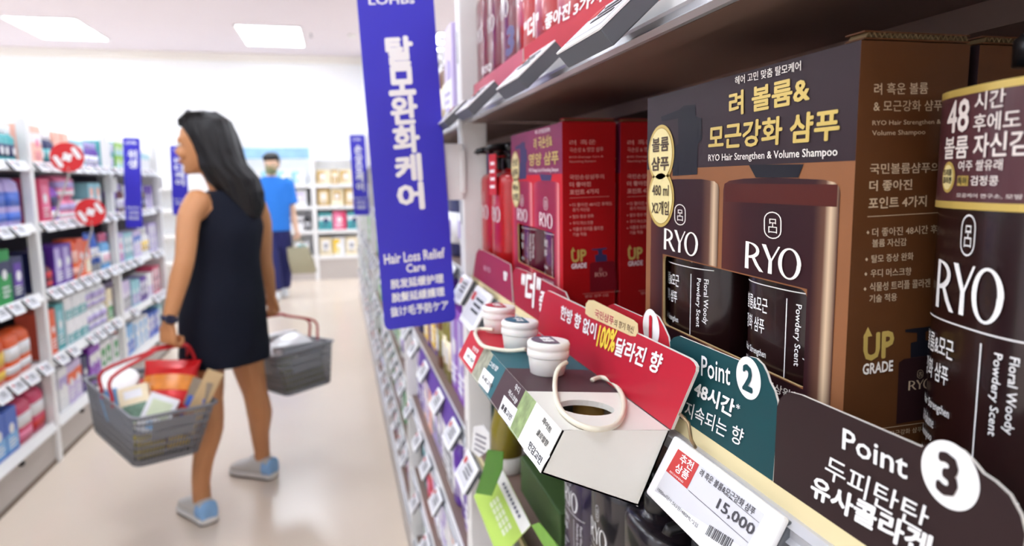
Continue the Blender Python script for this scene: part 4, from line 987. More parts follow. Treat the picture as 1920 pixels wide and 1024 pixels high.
# small scent jars with caps and their straps
FROST = mat('frosted_white_plastic', (240, 239, 234), .35, var=.02, sss=.15)
CAPP = mat('translucent_cap', (244, 243, 240), .3, var=.02, sss=.15)
def jar(px, py, label, colour, s_, k=1.0):
    p = onp(px, py, TA, TN); r = .0165
    t = thing('scent_jar', label, 'jar', p, 'scent jars on the tester box')
    Ax = (TN+V((-.05, 0, 0))).normalized()
    fixn(MB().lathe([(r*.80, .0003), (r*.84, .001), (r*.98, .014), (r*.98, .015)], p, FROST, 28, ax=Ax).build('body', t))
    m = MB().lathe([(r*1.0, .0145), (r*1.04, .0155), (r*1.04, .020), (r, .0215), (r*1.05, .022), (r*1.05, .0255), (r*1.0, .0272), (r*.9, .0275)], p, CAPP, 28, ax=Ax)
    U = V((0, -1, 0)); U = (U-Ax*U.dot(Ax)).normalized(); W_ = Ax.cross(U); W_ = W_ if W_.x > 0 else -W_
    c = p+Ax*.0279
    # the printed half oval label on the lid
    pts = [c+(U*math.cos(a*PI/16)*.98+W_*math.sin(a*PI/16)*.98)*r*.88 for a in range(32)]
    pts = [q for q in pts if (q-c).dot(W_) < r*.45]
    pts.sort(key=lambda q: math.atan2((q-c).dot(W_)+1e-6, (q-c).dot(U)) if (q-c).dot(W_) >= 0 else math.atan2((q-c).dot(W_), (q-c).dot(U)))
    m.add(pts, [tuple(range(len(pts)))], colour)
    rt = (U*.8-W_*.6).normalized(); up = (W_*.8+U*.6).normalized()
    m.tx(s_, c-W_*r*.35+Ax*.0002-U*0, U, W_, r*.5, WHITE, .08, 'c')
    fixn(m.build('cap', t)); return t
jar(934, 622, 'scent jar with red lid label, farthest of the three on the tester box', mat('lid_red', (190, 40, 66), .5), '손상')
jar(973, 655, 'scent jar with blue lid label, between the other two jars', mat('lid_blue', (34, 98, 124), .5), '두피')
jar(1026, 700, 'scent jar with grey purple lid label, nearest and largest in view', mat('lid_purple', (110, 94, 112), .5), '볼륨')
STR = mat('cream_rubber_strap', (226, 220, 200), .4, var=.03)
def strap(pts, label):
    P = []
    for a, b, h in pts: P.append(onp(a, b, TA+TN*h, TN))
    # smooth through the points
    Q = []
    for i in range(len(P)-1):
        p0, p1, p2, p3 = P[max(0, i-1)], P[i], P[i+1], P[min(len(P)-1, i+2)]
        for k in range(6):
            s_ = k/6; Q.append(.5*((2*p1)+(p2-p0)*s_+(2*p0-5*p1+4*p2-p3)*s_*s_+(3*p1-p0-3*p2+p3)*s_**3))
    Q.append(P[-1])
    tag(fixn(MB().tube(Q, .0019, STR, 8).build('strap', None, P[0])), label, 'strap', 'rubber straps of the jars')
strap([(1062, 680, .014), (1050, 688, .012), (1042, 705, .006), (1041, 735, .0025), (1050, 766, .0022), (1074, 790, .0022), (1105, 803, .0022), (1135, 804, .0022), (1160, 792, .0025), (1170, 765, .0025), (1166, 740, .0025), (1150, 718, .003), (1128, 708, .003), (1110, 713, .002)], 'cream rubber strap looping round the oval hole of the tester box')
strap([(985, 655, .008), (960, 658, .004), (930, 655, .0025), (905, 648, .0025), (893, 632, .0025), (892, 622, .003), (900, 617, .004), (925, 619, .006)], 'cream rubber strap curling round the first jar at the far end')
p = onp(1104, 762, TA-TN*.016, TN)
tag(fixn(MB().lathe([(.011, -.012), (.0125, -.010), (.0125, .006), (.010, .010), (.006, .012)], p, mat('amber_jar', (226, 178, 96), .4, var=.25, scale=60), 20).build('amber_tester', None, p)), 'amber tester pot lying inside the oval hole of the tester box', 'jar')
# ---- lower shelf cards and tags
def low_cards():
    a, b = V((.212, .925, .962)), V((.212, .735, .972)); c, d = V((.168, .78, .842)), V((.168, 1.01, .842))
    a, b = onx(942, 880, .205), onx(995, 985, .205); d = onx(888, 930, .172); c = onx(935, 1050, .172)
    n = (b-a).cross(d-a).normalized(); n = n if n.x < 0 else -n
    G = mat('card_lime', (176, 206, 96), .5, var=.05)
    m = MB().prism([a, b, c, d], -n*.001, G)
    L = lambda u, v, k=1: (a+(b-a)*u)*(1-v)+(d+(c-d)*u)*v+n*.0002*k
    m.add([L(.0, 0), L(1, 0), L(1, .26), L(0, .26)], [(0, 1, 2, 3)], mat('card_white_band', (232, 232, 226), .5))
    for k in range(9): m.add([L(.2+.07*k, .10, 2), L(.25+.07*k, .10, 2), L(.25+.07*k, .17, 2), L(.2+.07*k, .17, 2)], [(0, 1, 2, 3)], mat('band_ink', (90, 90, 110), .5))
    GI = mat('pale_green_print', (214, 224, 190), .5)
    for r in range(3):
        for k in range(5): m.add([L(.30+.11*k, .40+.10*r, 2), L(.385+.11*k, .40+.10*r, 2), L(.385+.11*k, .47+.10*r, 2), L(.30+.11*k, .47+.10*r, 2)], [(0, 1, 2, 3)], GI)
    tag(fixn(m.build('shelf_card', None, (d+c)/2)), 'lime green sloping card with white band at the lower lip', 'sign', 'cards on the lower lip')
    q = [onx(*v, .168) for v in ((914, 843), (943, 847), (941, 880), (921, 930), (891, 925), (905, 885))]
    tag(fixn(MB().prism(q, (.001, 0, 0), mat('card_leaf_green', (72, 124, 40), .5, var=.08)).build('hang_tag', None, q[3])), 'dark green paper tag hanging at the lower lip above the lime card', 'tag')
    q = [onx(*v, .176) for v in ((888, 800), (905, 797), (917, 812), (918, 842), (898, 858), (884, 845))]
    m = MB().prism(q, (.0008, 0, 0), mat('paper_white', (226, 226, 226), .6))
    g = lambda u, v: q[0]+(q[2]-q[0])*u+(q[5]-q[0])*v+V((-.0004, 0, 0))
    for k in range(4): m.add([g(.2, .2+.2*k), g(.9, .2+.2*k), g(.9, .28+.2*k), g(.2, .28+.2*k)], [(0, 1, 2, 3)], mat('faint_print', (120, 118, 130), .6))
    tag(fixn(m.build('paper_leaflet', None, q[4])), 'curled white paper leaflet above the dark green tag', 'leaflet')
    e = [onx(*v, .20) for v in ((1000, 985), (1022, 985), (1075, 1050), (1040, 1060))]
    tag(fixn(MB().prism([onx(*v, .19) for v in ((996, 985), (1010, 980), (1075, 1060), (1050, 1075))], (.001, 0, 0), mat('card_fresh_green', (120, 170, 70), .5, var=.3, scale=40)).build('shelf_card', None, e[0])), 'fresh green card on the lower lip right of the lime card', 'sign', 'cards on the lower lip')
low_cards()
tag(fixn(MB().prism([V((.204, 1.9, .905)), V((.204, 1.25, .905)), V((.196, 1.25, .855)), V((.196, 1.9, .855))], (.001, 0, 0), mat('strip_purple', (96, 60, 160), .5, var=.06)).build('shelf_card', None, (.2, 1.55, .855))), 'long purple strip along the lip in the second right bay', 'sign', 'strips on the far lips')
# ------------------------------------------------------------------ people
def ell(c, u, v, n=18, e=2.0):
    """ring of n points round centre c with half axes u and v"""
    r = []
    for k in range(n):
        t = 2*PI*k/n; a, b = math.cos(t), math.sin(t)
        r.append(V(c)+V(u)*math.copysign(abs(a)**(2/e), a)+V(v)*math.copysign(abs(b)**(2/e), b))
    return r
def limb(m, pts, rad, mm, n=14, sub=3):
    P = [V(p) for p in pts]; Q = []; R_ = []
    for i in range(len(P)-1):
        p0, p1, p2, p3 = P[max(0, i-1)], P[i], P[i+1], P[min(len(P)-1, i+2)]
        for k in range(sub):
            s_ = k/sub; Q.append(.5*((2*p1)+(p2-p0)*s_+(2*p0-5*p1+4*p2-p3)*s_*s_+(3*p1-p0-3*p2+p3)*s_**3)); R_.append(rad[i]*(1-s_)+rad[i+1]*s_)
    Q.append(P[-1]); R_.append(rad[-1])
    m.tube(Q, R_, mm, n); m.ball(Q[0], R_[0], mm, 12); m.ball(Q[-1], R_[-1], mm, 12)
def hand(m, wrist, d, nrm, mm, k=1.0, curl=(55, 75, 55), thumb=1):
    """palm along d, palm faces nrm; fingers curl towards nrm"""
    d = V(d).normalized(); nrm = V(nrm); nrm = (nrm-d*nrm.dot(d)).normalized(); s_ = d.cross(nrm)
    rings = []
    for q, w_, t_ in ((-.012, .023, .017), (.01, .027, .016), (.035, .036, .0145), (.06, .040, .013), (.082, .038, .011)):
        rings.append(ell(V(wrist)+d*q*k, s_*w_*k, nrm*t_*k, 16, 2.6))
    m.loft(rings, mm)
    fl = (.068, .078, .074, .058)
    for i, L in enumerate(fl):
        b = V(wrist)+d*(.078-.004*abs(i-1.3))*k+s_*(.029-.0195*i)*k
        a = 0; P = [b-d*.012*k, b]
        for j, seg in enumerate((.45, .31, .26)):
            a += math.radians(curl[j]+3*i)
            P.append(P[-1]+(d*math.cos(a)+nrm*math.sin(a))*L*seg*k)
        r = (.0092, .0090, .0084, .0078, .0066)
        m.tube(P, [q*k for q in r], mm, 10); m.ball(P[-1], .0067*k, mm, 8)
        for q in P[2:4]: m.ball(q, .0086*k, mm, 8)
    b = V(wrist)+d*.022*k+s_*.026*k*thumb+nrm*.006*k
    P = [b, b+(d*.5+s_*.7*thumb+nrm*.35).normalized()*.034*k]; P.append(P[-1]+(d*.75+s_*.15*thumb+nrm*.75).normalized()*.03*k); P.append(P[-1]+(d*.5-s_*.35*thumb+nrm*.8).normalized()*.024*k)
    m.tube(P, [.0135*k, .0115*k, .0098*k, .0078*k], mm, 10); m.ball(P[-1], .0078*k, mm, 8)
def head(m, c, f, up, mm, k=1.0, ears=True):
    """c = middle of the head, f = facing direction"""
    f = V(f).normalized(); up = V(up); up = (up-f*up.dot(f)).normalized(); s_ = f.cross(up)
    rings = []
    for z, fr, bk, w_ in ((-.118, .062, -.010, .020), (-.110, .074, .0, .034), (-.095, .080, .030, .046), (-.070, .083, .058, .057), (-.04, .084, .082, .066), (-.005, .086, .096, .071), (.03, .087, .102, .074), (.06, .080, .099, .072), (.085, .060, .084, .060), (.103, .032, .056, .040), (.110, .008, .026, .016)):
        cen = V(c)+up*z*k+f*(fr-bk)/2*k; rings.append(ell(cen, f*(fr+bk)/2*k, s_*w_*k, 20, 2.2))
    m.loft(rings, mm)
    H = lambda a, b, z: V(c)+f*a*k+s_*b*k+up*z*k
    m.tube([H(.082, 0, .012), H(.090, 0, -.005), H(.104, 0, -.028), H(.098, 0, -.036)], [.007*k, .009*k, .0125*k, .009*k], mm, 10); m.ball(H(.098, 0, -.031), (.013*k,)*3, mm, 10)
    for e in (-1, 1):
        m.ball(H(.090, .010*e, -.034), (.007*k,)*3, mm, 8); m.ball(H(.072, .036*e, -.036), (.022*k,)*3, mm, 10)
        if ears: m.ball(H(-.012, .074*e, -.012), (.012*k, .012*k, .026*k), mm, 10)
        m.ball(H(.074, .032*e, .018), (.017*k,)*3, mm, 10)
    m.tube([H(.085, -.018, -.061), H(.092, 0, -.059), H(.085, .018, -.061)], [.005*k, .0085*k, .005*k], mm, 8); m.tube([H(.083, -.016, -.069), H(.090, 0, -.069), H(.083, .016, -.069)], [.005*k, .0085*k, .005*k], mm, 8)
    m.ball(H(.070, 0, -.100), (.020*k,)*3, mm, 10)
    return H
def shoe(name_parts, t, heel, toe, mats_, up=Z_, L=.25, k=1.0):
    """running shoe from heel point to toe point on the ground"""
    h = V(heel); d = V(toe)-h; L = d.length; d.normalize(); s_ = d.cross(Z_).normalized(); up = s_.cross(d)
    UP, SOLE, HEEL, TREAD = mats_
    prof = ((0, .020, .030, .058), (.03, .032, .034, .078), (.10, .033, .035, .080), (.20, .034, .036, .080), (.35, .037, .038, .083), (.5, .041, .041, .070), (.65, .046, .045, .056), (.8, .047, .045, .046), (.92, .038, .036, .036), (1.0, .016, .015, .026))
    o = []; prof = tuple((a, b_*1.12, c_*1.12, z_*1.22) for a, b_, c_, z_ in prof)
    m = MB(); m.loft([ell(h+d*a*L+up*(.022+(z-.022)/2), s_*w_, up*((z-.014)/2), 18, 2.6) for a, w_, w2, z in prof], UP); sh = fixn(m.build('shoe', t)); o.append(sh)
    m = MB(); m.loft([ell(h+d*(a*1.03-.015)*L+up*.0165, s_*(w_*1.10+.001), up*.0125, 18, 3.4) for a, w_, w2, z in prof], SOLE)
    fixn(m.build('sole', sh))
    m = MB(); m.loft([ell(h+d*(a*1.02-.01)*L+up*.0035, s_*w_*1.06, up*.0032, 18, 3.4) for a, w_, w2, z in prof], TREAD); fixn(m.build('tread', sh))
    m = MB(); m.loft([ell(h+d*(a*.30-.012)*L+up*(.056), s_*(w_*1.03), up*(.036+.008*(i < 3)), 14, 2.6) for i, (a, w_, w2, z) in enumerate(prof[:6])], HEEL); fixn(m.build('heel_tab', sh))
    m = MB()
    for q in range(4): m.tube([h+d*(.42+.07*q)*L+s_*.027+up*(.096-.012*q), h+d*(.44+.07*q)*L+up*(.108-.013*q), h+d*(.42+.07*q)*L-s_*.027+up*(.096-.012*q)], .003, mat('shoe_lace_white', (236, 236, 236), .7), 6)
    fixn(m.build('laces', sh)); return sh
SKIN = mat('tanned_skin', (194, 134, 88), .5, var=.05, scale=30, sss=.08); DRESS = mat('navy_black_jersey', (15, 19, 33), .85, var=.25, scale=90, bump=.2, spec=.25)
HAIR = mat('black_hair', (16, 13, 15), .48, var=.3, scale=80, spec=.35)
def woman():
    J = dict(ls=ony(365, 374, 2.90), rs=ony(482, 383, 3.13), le=ony(347, 482, 2.80), lw=ony(316, 604, 2.76), re=ony(495, 485, 3.24), rw=ony(508, 553, 3.31),
             neck=ony(408, 345, 3.03), head=ony(381, 270, 3.02), lk=ony(393, 750, 2.93), la=ony(377, 905, 2.92), rk=ony(478, 735, 3.17), ra=ony(491, 842, 3.30))
    lat = (J['ls']-J['rs']); lat.z = 0; lat.normalize(); fwd = V((lat.y, -lat.x, 0)); fwd = fwd if fwd.x < 0 else -fwd
    mid = (J['ls']+J['rs'])/2
    pel = V((ony(418, 590, 3.03).x, 3.03, .86))
    t = thing('person', 'woman in navy sleeveless dress walking away, carrying two grey shopping baskets', 'person', (pel.x, pel.y, 0))
    m = MB()
    # torso under the dress, neck
    hc = J['head']
    m.loft([ell(pel+V((0, 0, -.06)), lat*.15, fwd*.10), ell(pel+V((0, 0, .06)), lat*.145, fwd*.10), ell(pel.lerp(mid, .45), lat*.115, fwd*.085), ell(pel.lerp(mid, .75), lat*.13, fwd*.095), ell(pel.lerp(mid, .95), lat*.145, fwd*.075), ell(mid+V((0, 0, .035)), lat*.10, fwd*.05)], SKIN)
    limb(m, [mid+V((0, 0, .02))-fwd*.005, mid.lerp(hc, .5)-fwd*.002, hc+V((0, 0, -.05))], [.058, .050, .052], SKIN)
    hf = V((-.985, .10, -.05)); head(m, hc, hf, Z_, SKIN, .98)
    # arms
    limb(m, [J['ls']+lat*-.012+V((0, 0, -.012)), J['ls'].lerp(J['le'], .35)+lat*.012, J['le'], J['le'].lerp(J['lw'], .35), J['lw']], [.050, .043, .036, .036, .0235], SKIN)
    limb(m, [J['rs']-lat*-.012+V((0, 0, -.012)), J['rs'].lerp(J['re'], .35)-lat*.012, J['re'], J['re'].lerp(J['rw'], .35), J['rw']], [.050, .043, .036, .036, .0235], SKIN)
    # legs
    lh, rh = pel+lat*.085+V((0, 0, -.05)), pel-lat*.085+V((0, 0, -.05))
    for h, k_, a_ in ((lh, J['lk'], J['la']), (rh, J['rk'], J['ra'])):
        limb(m, [h, h.lerp(k_, .5)+fwd*.01, k_, k_.lerp(a_, .33)-fwd*.014, k_.lerp(a_, .7), a_, V((a_.x, a_.y, .05))], [.088, .074, .053, .056, .042, .036, .036], SKIN)
    hand(m, J['lw'], (-.10, .04, -1), (.55, .83, 0), SKIN, 1.0, thumb=-1)
    hand(m, J['rw'], (.12, .12, -1), (-.6, -.6, 0), SKIN, 1.0, thumb=1)
    body = fixn(m.build('body', t)); remesh(body, .0055, 2)
    s_ = hf.cross(Z_).normalized()
    for e in (-1, 1):
        q = hc+hf*.078+s_*.031*e+V((0, 0, .004)); mm = MB(); mm.ball(q, .011, mat('eye_white', (230, 226, 222), .3), 10); eo = mm.build('eye', t)
        MB().ball(q+hf*.0062+s_*.002*e, .0062, mat('eye_dark', (40, 26, 20), .2), 8).build('iris', eo)
        MB().tube([q+V((0, 0, .020))-s_*.014*e+hf*.002, q+V((0, 0, .024))+hf*.005, q+V((0, 0, .018))+s_*.016*e-hf*.004], [.002, .003, .0018], HAIR, 6).build('eyebrow', t)
    MB().tube([hc+hf*.083-s_*.015+V((0, 0, -.063)), hc+hf*.094+V((0, 0, -.062)), hc+hf*.083+s_*.015+V((0, 0, -.063))], [.004, .0075, .004], mat('lips', (176, 92, 84), .45), 8).build('lips', t)
    # dress: sleeveless, straight cut, hem above the knee
    m = MB(); hem = V((ony(420, 690, 3.0).x, 3.03, .64))
    def sec(c, a, b, e=2.2): return ell(c, lat*a, fwd*b, 40, e)
    nb = mid+V((0, 0, .032))
    secs = [(hem, .175, .165), (hem+V((0, 0, .012)), .177, .166), (hem.lerp(pel, .4), .180, .158), (pel, .178, .145), (pel.lerp(mid, .2), .165, .130), (pel.lerp(mid, .42), .142, .116), (pel.lerp(mid, .6), .146, .122), (pel.lerp(mid, .75), .150, .128), (pel.lerp(mid, .86), .135, .110), (mid, .122, .080), (nb, .098, .062), (nb+V((0, 0, .012)), .078, .052)]
    rings = []
    for i, (c, a, b) in enumerate(secs):
        r = sec(c, a, b)
        if i < 5:
            r = [p+((p-c).normalized()*.006*math.sin(5*math.atan2((p-c).dot(fwd), (p-c).dot(lat))+i)*(1-i/5)) for p in r]
        rings.append(r)
    m.loft(rings, DRESS, caps=False)
    # turned-in hem
    m.loft([rings[0], [p.lerp(hem, .04)+V((0, 0, .004)) for p in rings[0]], [p.lerp(hem, .06)+V((0, 0, .1)) for p in rings[0]]], DRESS, caps=False)
    dr = fixn(m.build('dress', t))
    k_ = dr.modifiers.new('sub', 'SUBSURF'); k_.levels = 1; k_.render_levels = 2
    tx = bpy.data.textures.new('folds', 'CLOUDS'); tx.noise_scale = .16; dm = dr.modifiers.new('folds', 'DISPLACE'); dm.texture = tx; dm.strength = .018; dm.mid_level = .5
    # hair: swept back from the brow, long over the right side of the back
    m = MB(); H = lambda a, b, z: hc+hf*a+s_*b+V((0, 0, z))
    b0, b1 = ony(470, 395, 3.06), ony(440, 330, 3.04)
    m.loft([ell(H(-.012, 0, .128), hf*.02, s_*.02), ell(H(-.008, 0, .116), hf*.062, s_*.052), ell(H(-.012, 0, .09), hf*.095, s_*.078), ell(H(-.024, 0, .05), hf*.095, s_*.090), ell(H(-.048, 0, 0), hf*.085, s_*.094), ell(H(-.062, 0, -.05), hf*.082, s_*.094), ell(H(-.072, 0, -.10), hf*.085, s_*.095),
            ell(H(-.10, .0, -.15), hf*.095, s_*.085), ell(H(-.130, .0, -.20), hf*.085, s_*.07), ell(H(-.150, .0, -.25), hf*.066, s_*.06), ell(H(-.160, .0, -.295), hf*.045, s_*.05), ell(H(-.160, 0, -.32), hf*.02, s_*.02)], HAIR)
    rr = random.Random(5)
    for i in range(70):
        a = rr.uniform(.55, 2*PI-.55); e0 = rr.uniform(.85, 1.02)
        P = []
        for cz, ca, ra, rb in ((.118, -.010, .055, .045), (.08, -.014, .097, .082), (.03, -.035, .094, .094), (-.03, -.056, .088, .097), (-.09, -.070, .090, .099), (-.15, -.105, .098, .088), (-.21, -.135, .085, .073), (-.26, -.154, .066, .062), (-.31, -.162, .048, .05)):
            j = a+.10*math.sin(cz*30+i); P.append(H(ca+ra*e0*math.cos(j), rb*e0*math.sin(j), cz+rr.uniform(-.006, .006)))
        n_ = rr.choice((7, 8, 9)); P = P[:n_]
        m.tube(P, [.004]+[.0085]*(n_-2)+[.003], HAIR, 6)
    # fringe swept to the side of the brow
    for i in range(14):
        y_ = -.055+.0085*i; m.tube([H(.072, y_*.9, .082-.25*abs(y_)), H(.070, y_*1.0, .100-.15*abs(y_)), H(.035, y_*1.1, .122-.1*abs(y_)), H(-.02, y_*1.2, .128-.2*abs(y_))], [.004, .008, .009, .006], HAIR, 6)
    hr = fixn(m.build('hair', t)); remesh(hr, .005, 2, .4)
    m = MB(); m.tube([H(.052, -.066, .085), H(.046, -.04, .122), H(.046, 0, .136), H(.046, .04, .122), H(.052, .066, .085)], .005, mat('glossy_dark_band', (50, 46, 50), .12, metal=.3), 8)
    fixn(m.build('hair_band', t))
    # wrist watch
    d = (J['lw']-J['le']).normalized(); u1 = d.orthogonal().normalized(); u2 = d.cross(u1); c = J['lw']-d*.012
    m = MB(); m.loft([ell(c+d*q, u1*r, u2*r, 24) for q, r in ((-.010, .0255), (-.010, .029), (.010, .0285), (.010, .0245))], mat('navy_watch_strap', (30, 32, 66), .5), closed=True, caps=False)
    wt = fixn(m.build('watch', t)); n = (V((.35, -.95, .1))-d*V((.35, -.95, .1)).dot(d)).normalized()
    MB().obox(c+n*.031, (d*.034, d.cross(n)*.030, n*.008), mat('watch_face', (24, 24, 50), .15, coat=.5), .003).build('watch_face', wt)
    # shoes
    UP = mat('grey_white_knit', (206, 204, 200), .7, var=.08, scale=120); SO = mat('white_foam_sole', (226, 224, 220), .6); HL = mat('light_blue_heel', (140, 186, 232), .6); TR_ = mat('dark_tread', (70, 66, 66), .7)
    for a_, dr_ in ((J['la'], V((-.52, .85, 0))), (J['ra'], V((-.80, .60, 0)))):
        dr_.normalize(); heel = V((a_.x, a_.y, .0005))-dr_*.062; shoe(None, t, heel, heel+dr_*.245, (UP, SO, HL, TR_))
    return J
WJ = woman()
# ------------------------------------------------------------------ baskets
GREYP = mat('grey_basket_plastic', (128, 129, 134), .42, var=.05, scale=20); REDH = mat('red_handle_plastic', (190, 30, 38), .38, var=.05)
def rotv(v):
    v = V(v); a = v.length; return Matrix.Rotation(a, 3, v.normalized())
def basket(label, base, rv, apex, k=1.0):
    base = V(base); M = rotv(rv)
    t = thing('shopping_basket', label, 'basket', base, 'grey shopping baskets')
    T = lambda x, y, z: base+M @ V((x*k, y*k, z*k))
    LT, WT, HT, LB_, WB_ = .215, .15, .21, .18, .118
    def at_(s_, e, z):  # point on side s at -1..1 along it
        f = z/HT; L, W_ = LB_+(LT-LB_)*f, WB_+(WT-WB_)*f
        return T(*((e*L, s_[1]*W_, z) if s_[0] == 0 else (s_[0]*L, e*W_, z)))
    def loop(z, ex=0, n=6):
        f = z/HT; L, W_ = LB_+(LT-LB_)*f+ex, WB_+(WT-WB_)*f+ex; r = .03; o = []
        for cx, cy, a0 in ((L-r, W_-r, 0), (-L+r, W_-r, PI/2), (-L+r, -W_+r, PI), (L-r, -W_+r, 1.5*PI)):
            for q in range(n): a = a0+q*PI/2/(n-1); o.append(T(cx+r*math.cos(a), cy+r*math.sin(a), z))
        return o
    m = MB()
    m.loft([loop(.0), loop(.0, -.003)], GREYP)
    lo, hi = loop(0), loop(.006); m.loft([lo, hi], GREYP)                       # floor plate
    for z, w_ in ((.012, .010), (.045, .006), (.075, .006), (.105, .006), (.135, .010), (.170, .010)):
        a, b = loop(z), loop(z+w_); c, d = loop(z+w_, -.004), loop(z, -.004); m.loft([a, b, c, d], GREYP, closed=True, caps=False, smooth=False)
    body = fixn(m.build('basket_body', t))
    m = MB()
    for s_, n in (((0, 1), 30), ((0, -1), 30), ((1, 0), 20), ((-1, 0), 20)):
        for i in range(n+1):
            e = -.92+1.84*i/n; a, b = at_(s_, e, .004), at_(s_, e, .20); nn = (T(s_[0], s_[1], 0)-T(0, 0, 0)).normalized(); m.tube([a-nn*.002, b-nn*.002], .0032*k, GREYP, 4)
    # solid label panels on the lower sides
    for s_ in ((0, 1), (0, -1), (1, 0), (-1, 0)):
        nn = (T(s_[0], s_[1], 0)-T(0, 0, 0)).normalized(); m.prism([at_(s_, -.55, .10), at_(s_, .55, .10), at_(s_, .55, .17), at_(s_, -.55, .17)], -nn*.003, GREYP)
    lat_o = fixn(m.build('side_lattice', body))
    m = MB(); a, b, c, d = loop(.197, .002), loop(.212, .012), loop(.214, .0), loop(.197, -.004); m.loft([a, b, c, d], GREYP, closed=True, caps=False); fixn(m.build('rim', t))
    apex = V(apex); gd = (M @ V((0, 1, 0))); gd.z *= .3; gd.normalize()
    for e in (-1, 1):
        off = (M @ V((1, 0, 0)))*.010*e
        P = [at_((0, 1), .22*e, .19), at_((0, 1), .21*e, .225), (at_((0, 1), .17*e, .24)+M @ V((0, 0, .06*k))), apex+gd*.075*k+off+V((0, 0, -.012)), apex+gd*.045*k+off, apex-gd*.045*k+off, apex-gd*.075*k+off+V((0, 0, -.012)), (at_((0, -1), .17*e, .24)+M @ V((0, 0, .06*k))), at_((0, -1), .21*e, .225), at_((0, -1), .22*e, .19)]
        Q = []
        for i in range(len(P)-1):
            p0, p1, p2, p3 = P[max(0, i-1)], P[i], P[i+1], P[min(len(P)-1, i+2)]
            for q in range(4):
                s_ = q/4; Q.append(.5*((2*p1)+(p2-p0)*s_+(2*p0-5*p1+4*p2-p3)*s_*s_+(3*p1-p0-3*p2+p3)*s_**3))
        Q.append(P[-1]); fixn(MB().tube(Q, .0062*k, REDH, 8).build('handle', t))
    return T, M
lgrip = WJ['lw']+V((-.012, .018, -.098)); rgrip = WJ['rw']+V((.0, .0, -.098))
TL_, ML_ = basket('full grey shopping basket with red handles in the womans left hand, nearest', (-.7581, 2.8234, .3879), (.2277, -.0186, 2.2147), lgrip)
rb = CAM+(V((-.2684, 3.6662, .3261))-CAM)*.93
TR2, MR_ = basket('second grey shopping basket half hidden behind the woman, with a white pack on top', rb, (-.1458, -.039, 2.0688), rgrip, .95)
def inb(T, M, x, y, z): return T(x, y, z)
def pillow_bag(name, label, cat, T, M, c, size, rot, mm, mm2, group):
    """crimped snack bag; local frame of the basket, turned by rot"""
    R_ = M @ Matrix.Rotation(rot[2], 3, 'Z') @ Matrix.Rotation(rot[1], 3, 'Y') @ Matrix.Rotation(rot[0], 3, 'X'); c = T(*c); w_, d, h = size; rings = []
    for z, k, kw in ((-.5, .04, 1), (-.46, .06, 1), (-.40, .45, .97), (-.25, .9, .93), (0, 1, .92), (.25, .9, .93), (.40, .45, .97), (.46, .06, 1), (.5, .04, 1)):
        rings.append([c+R_ @ V((p.x, p.y, z*h)) for p in sell(w_/2*kw, max(.002, d/2*k), 0, 24, 2.2)])
    m = MB(); m.loft(rings, mm)
    if mm2:
        m.loft([[c+R_ @ V((p.x, p.y, z*h)) for p in sell(w_/2*.935, d/2*1.02*kk, 0, 24, 2.2)] for z, kk in ((-.12, .97), (0, 1.01), (.16, .95))], mm2, caps=False)
    return tag(fixn(m.build(name, None, c)), label, cat, group)
G1 = 'shopping in the near basket'
# goods in the near basket
t = thing('tub', 'round tub with white lid at the left side of the near basket', 'tub', TL_(.10, .03, .09), G1)
ax = ML_ @ V((-.25, .22, 1)); c = TL_(.125, .045, .115)
fixn(MB().lathe([(.055, 0), (.060, .003), (.064, .11)], c, mat('tub_wine_print', (120, 40, 34), .4, var=.3, scale=30), 28, ax=ax).build('tub_body', t)); fixn(MB().lathe([(.066, .108), (.068, .111), (.068, .126), (.064, .129)], c, mat('tub_white_lid', (240, 239, 236), .4), 28, ax=ax).build('lid', t))
pillow_bag('snack_bag', 'shiny red snack bag with orange patch lying on top of near basket', 'snack', TL_, ML_, (-.055, -.045, .235), (.20, .085, .22), (.75, .1, .9), mat('red_foil', (206, 24, 28), .25, metal=.15, var=.12, scale=14), mat('orange_foil_print', (232, 130, 40), .3, var=.5, scale=22), G1)
pillow_bag('snack_bag', 'second red snack bag deeper behind the white tub in near basket', 'snack', TL_, ML_, (.05, -.05, .15), (.16, .07, .18), (.7, .2, 1.4), mat('red_foil', (206, 24, 28), .25), mat('dark_red_print', (130, 16, 30), .3, var=.3), G1)
def inbox(T, M, c, size, rot, label, mm, bands, group, name='boxed_product', cat='carton'):
    R_ = M @ Matrix.Rotation(rot[2], 3, 'Z') @ Matrix.Rotation(rot[1], 3, 'Y') @ Matrix.Rotation(rot[0], 3, 'X'); c = T(*c)
    U, W_, N = R_ @ X_, R_ @ Z_, R_ @ Y_; m = MB(); m.obox(c, (U*size[0], N*size[1], W_*size[2]), mm, .002)
    for (u0, u1, w0, w1, b) in bands:
        for e in (-1, 1): m.obox(c+U*size[0]*((u0+u1)/2)+W_*size[2]*((w0+w1)/2)+N*e*size[1]/2, (U*size[0]*(u1-u0), N*.0012, W_*size[2]*(w1-w0)), b)
    return tag(m.build(name, None, c), label, cat, group)
GW = mat('pale_green_print', (214, 224, 190), .5); GD = mat('grey_green_print', (110, 140, 120), .5, var=.5, scale=60)
inbox(TL_, ML_, (-.065, .075, .185), (.105, .03, .15), (.5, .38, .9), 'cream carton with grey green picture tilted at the basket front', cm('cream'), [(-.4, .4, -.4, .05, GD), (-.3, .3, .2, .4, cm('white'))], G1)
inbox(TL_, ML_, (-.145, .035, .175), (.10, .03, .14), (.45, -.28, .9), 'white carton with pale print beside the cream one in near basket', cm('white'), [(-.35, .35, -.1, .35, GW), (-.3, .2, -.4, -.2, cm('skyblue'))], G1)
inbox(TL_, ML_, (.03, .12, .165), (.06, .025, .11), (.1, .5, .5), 'bright blue small pack at left corner of near basket', cm('skyblue'), [(-.3, .3, -.2, .2, cm('white'))], G1)
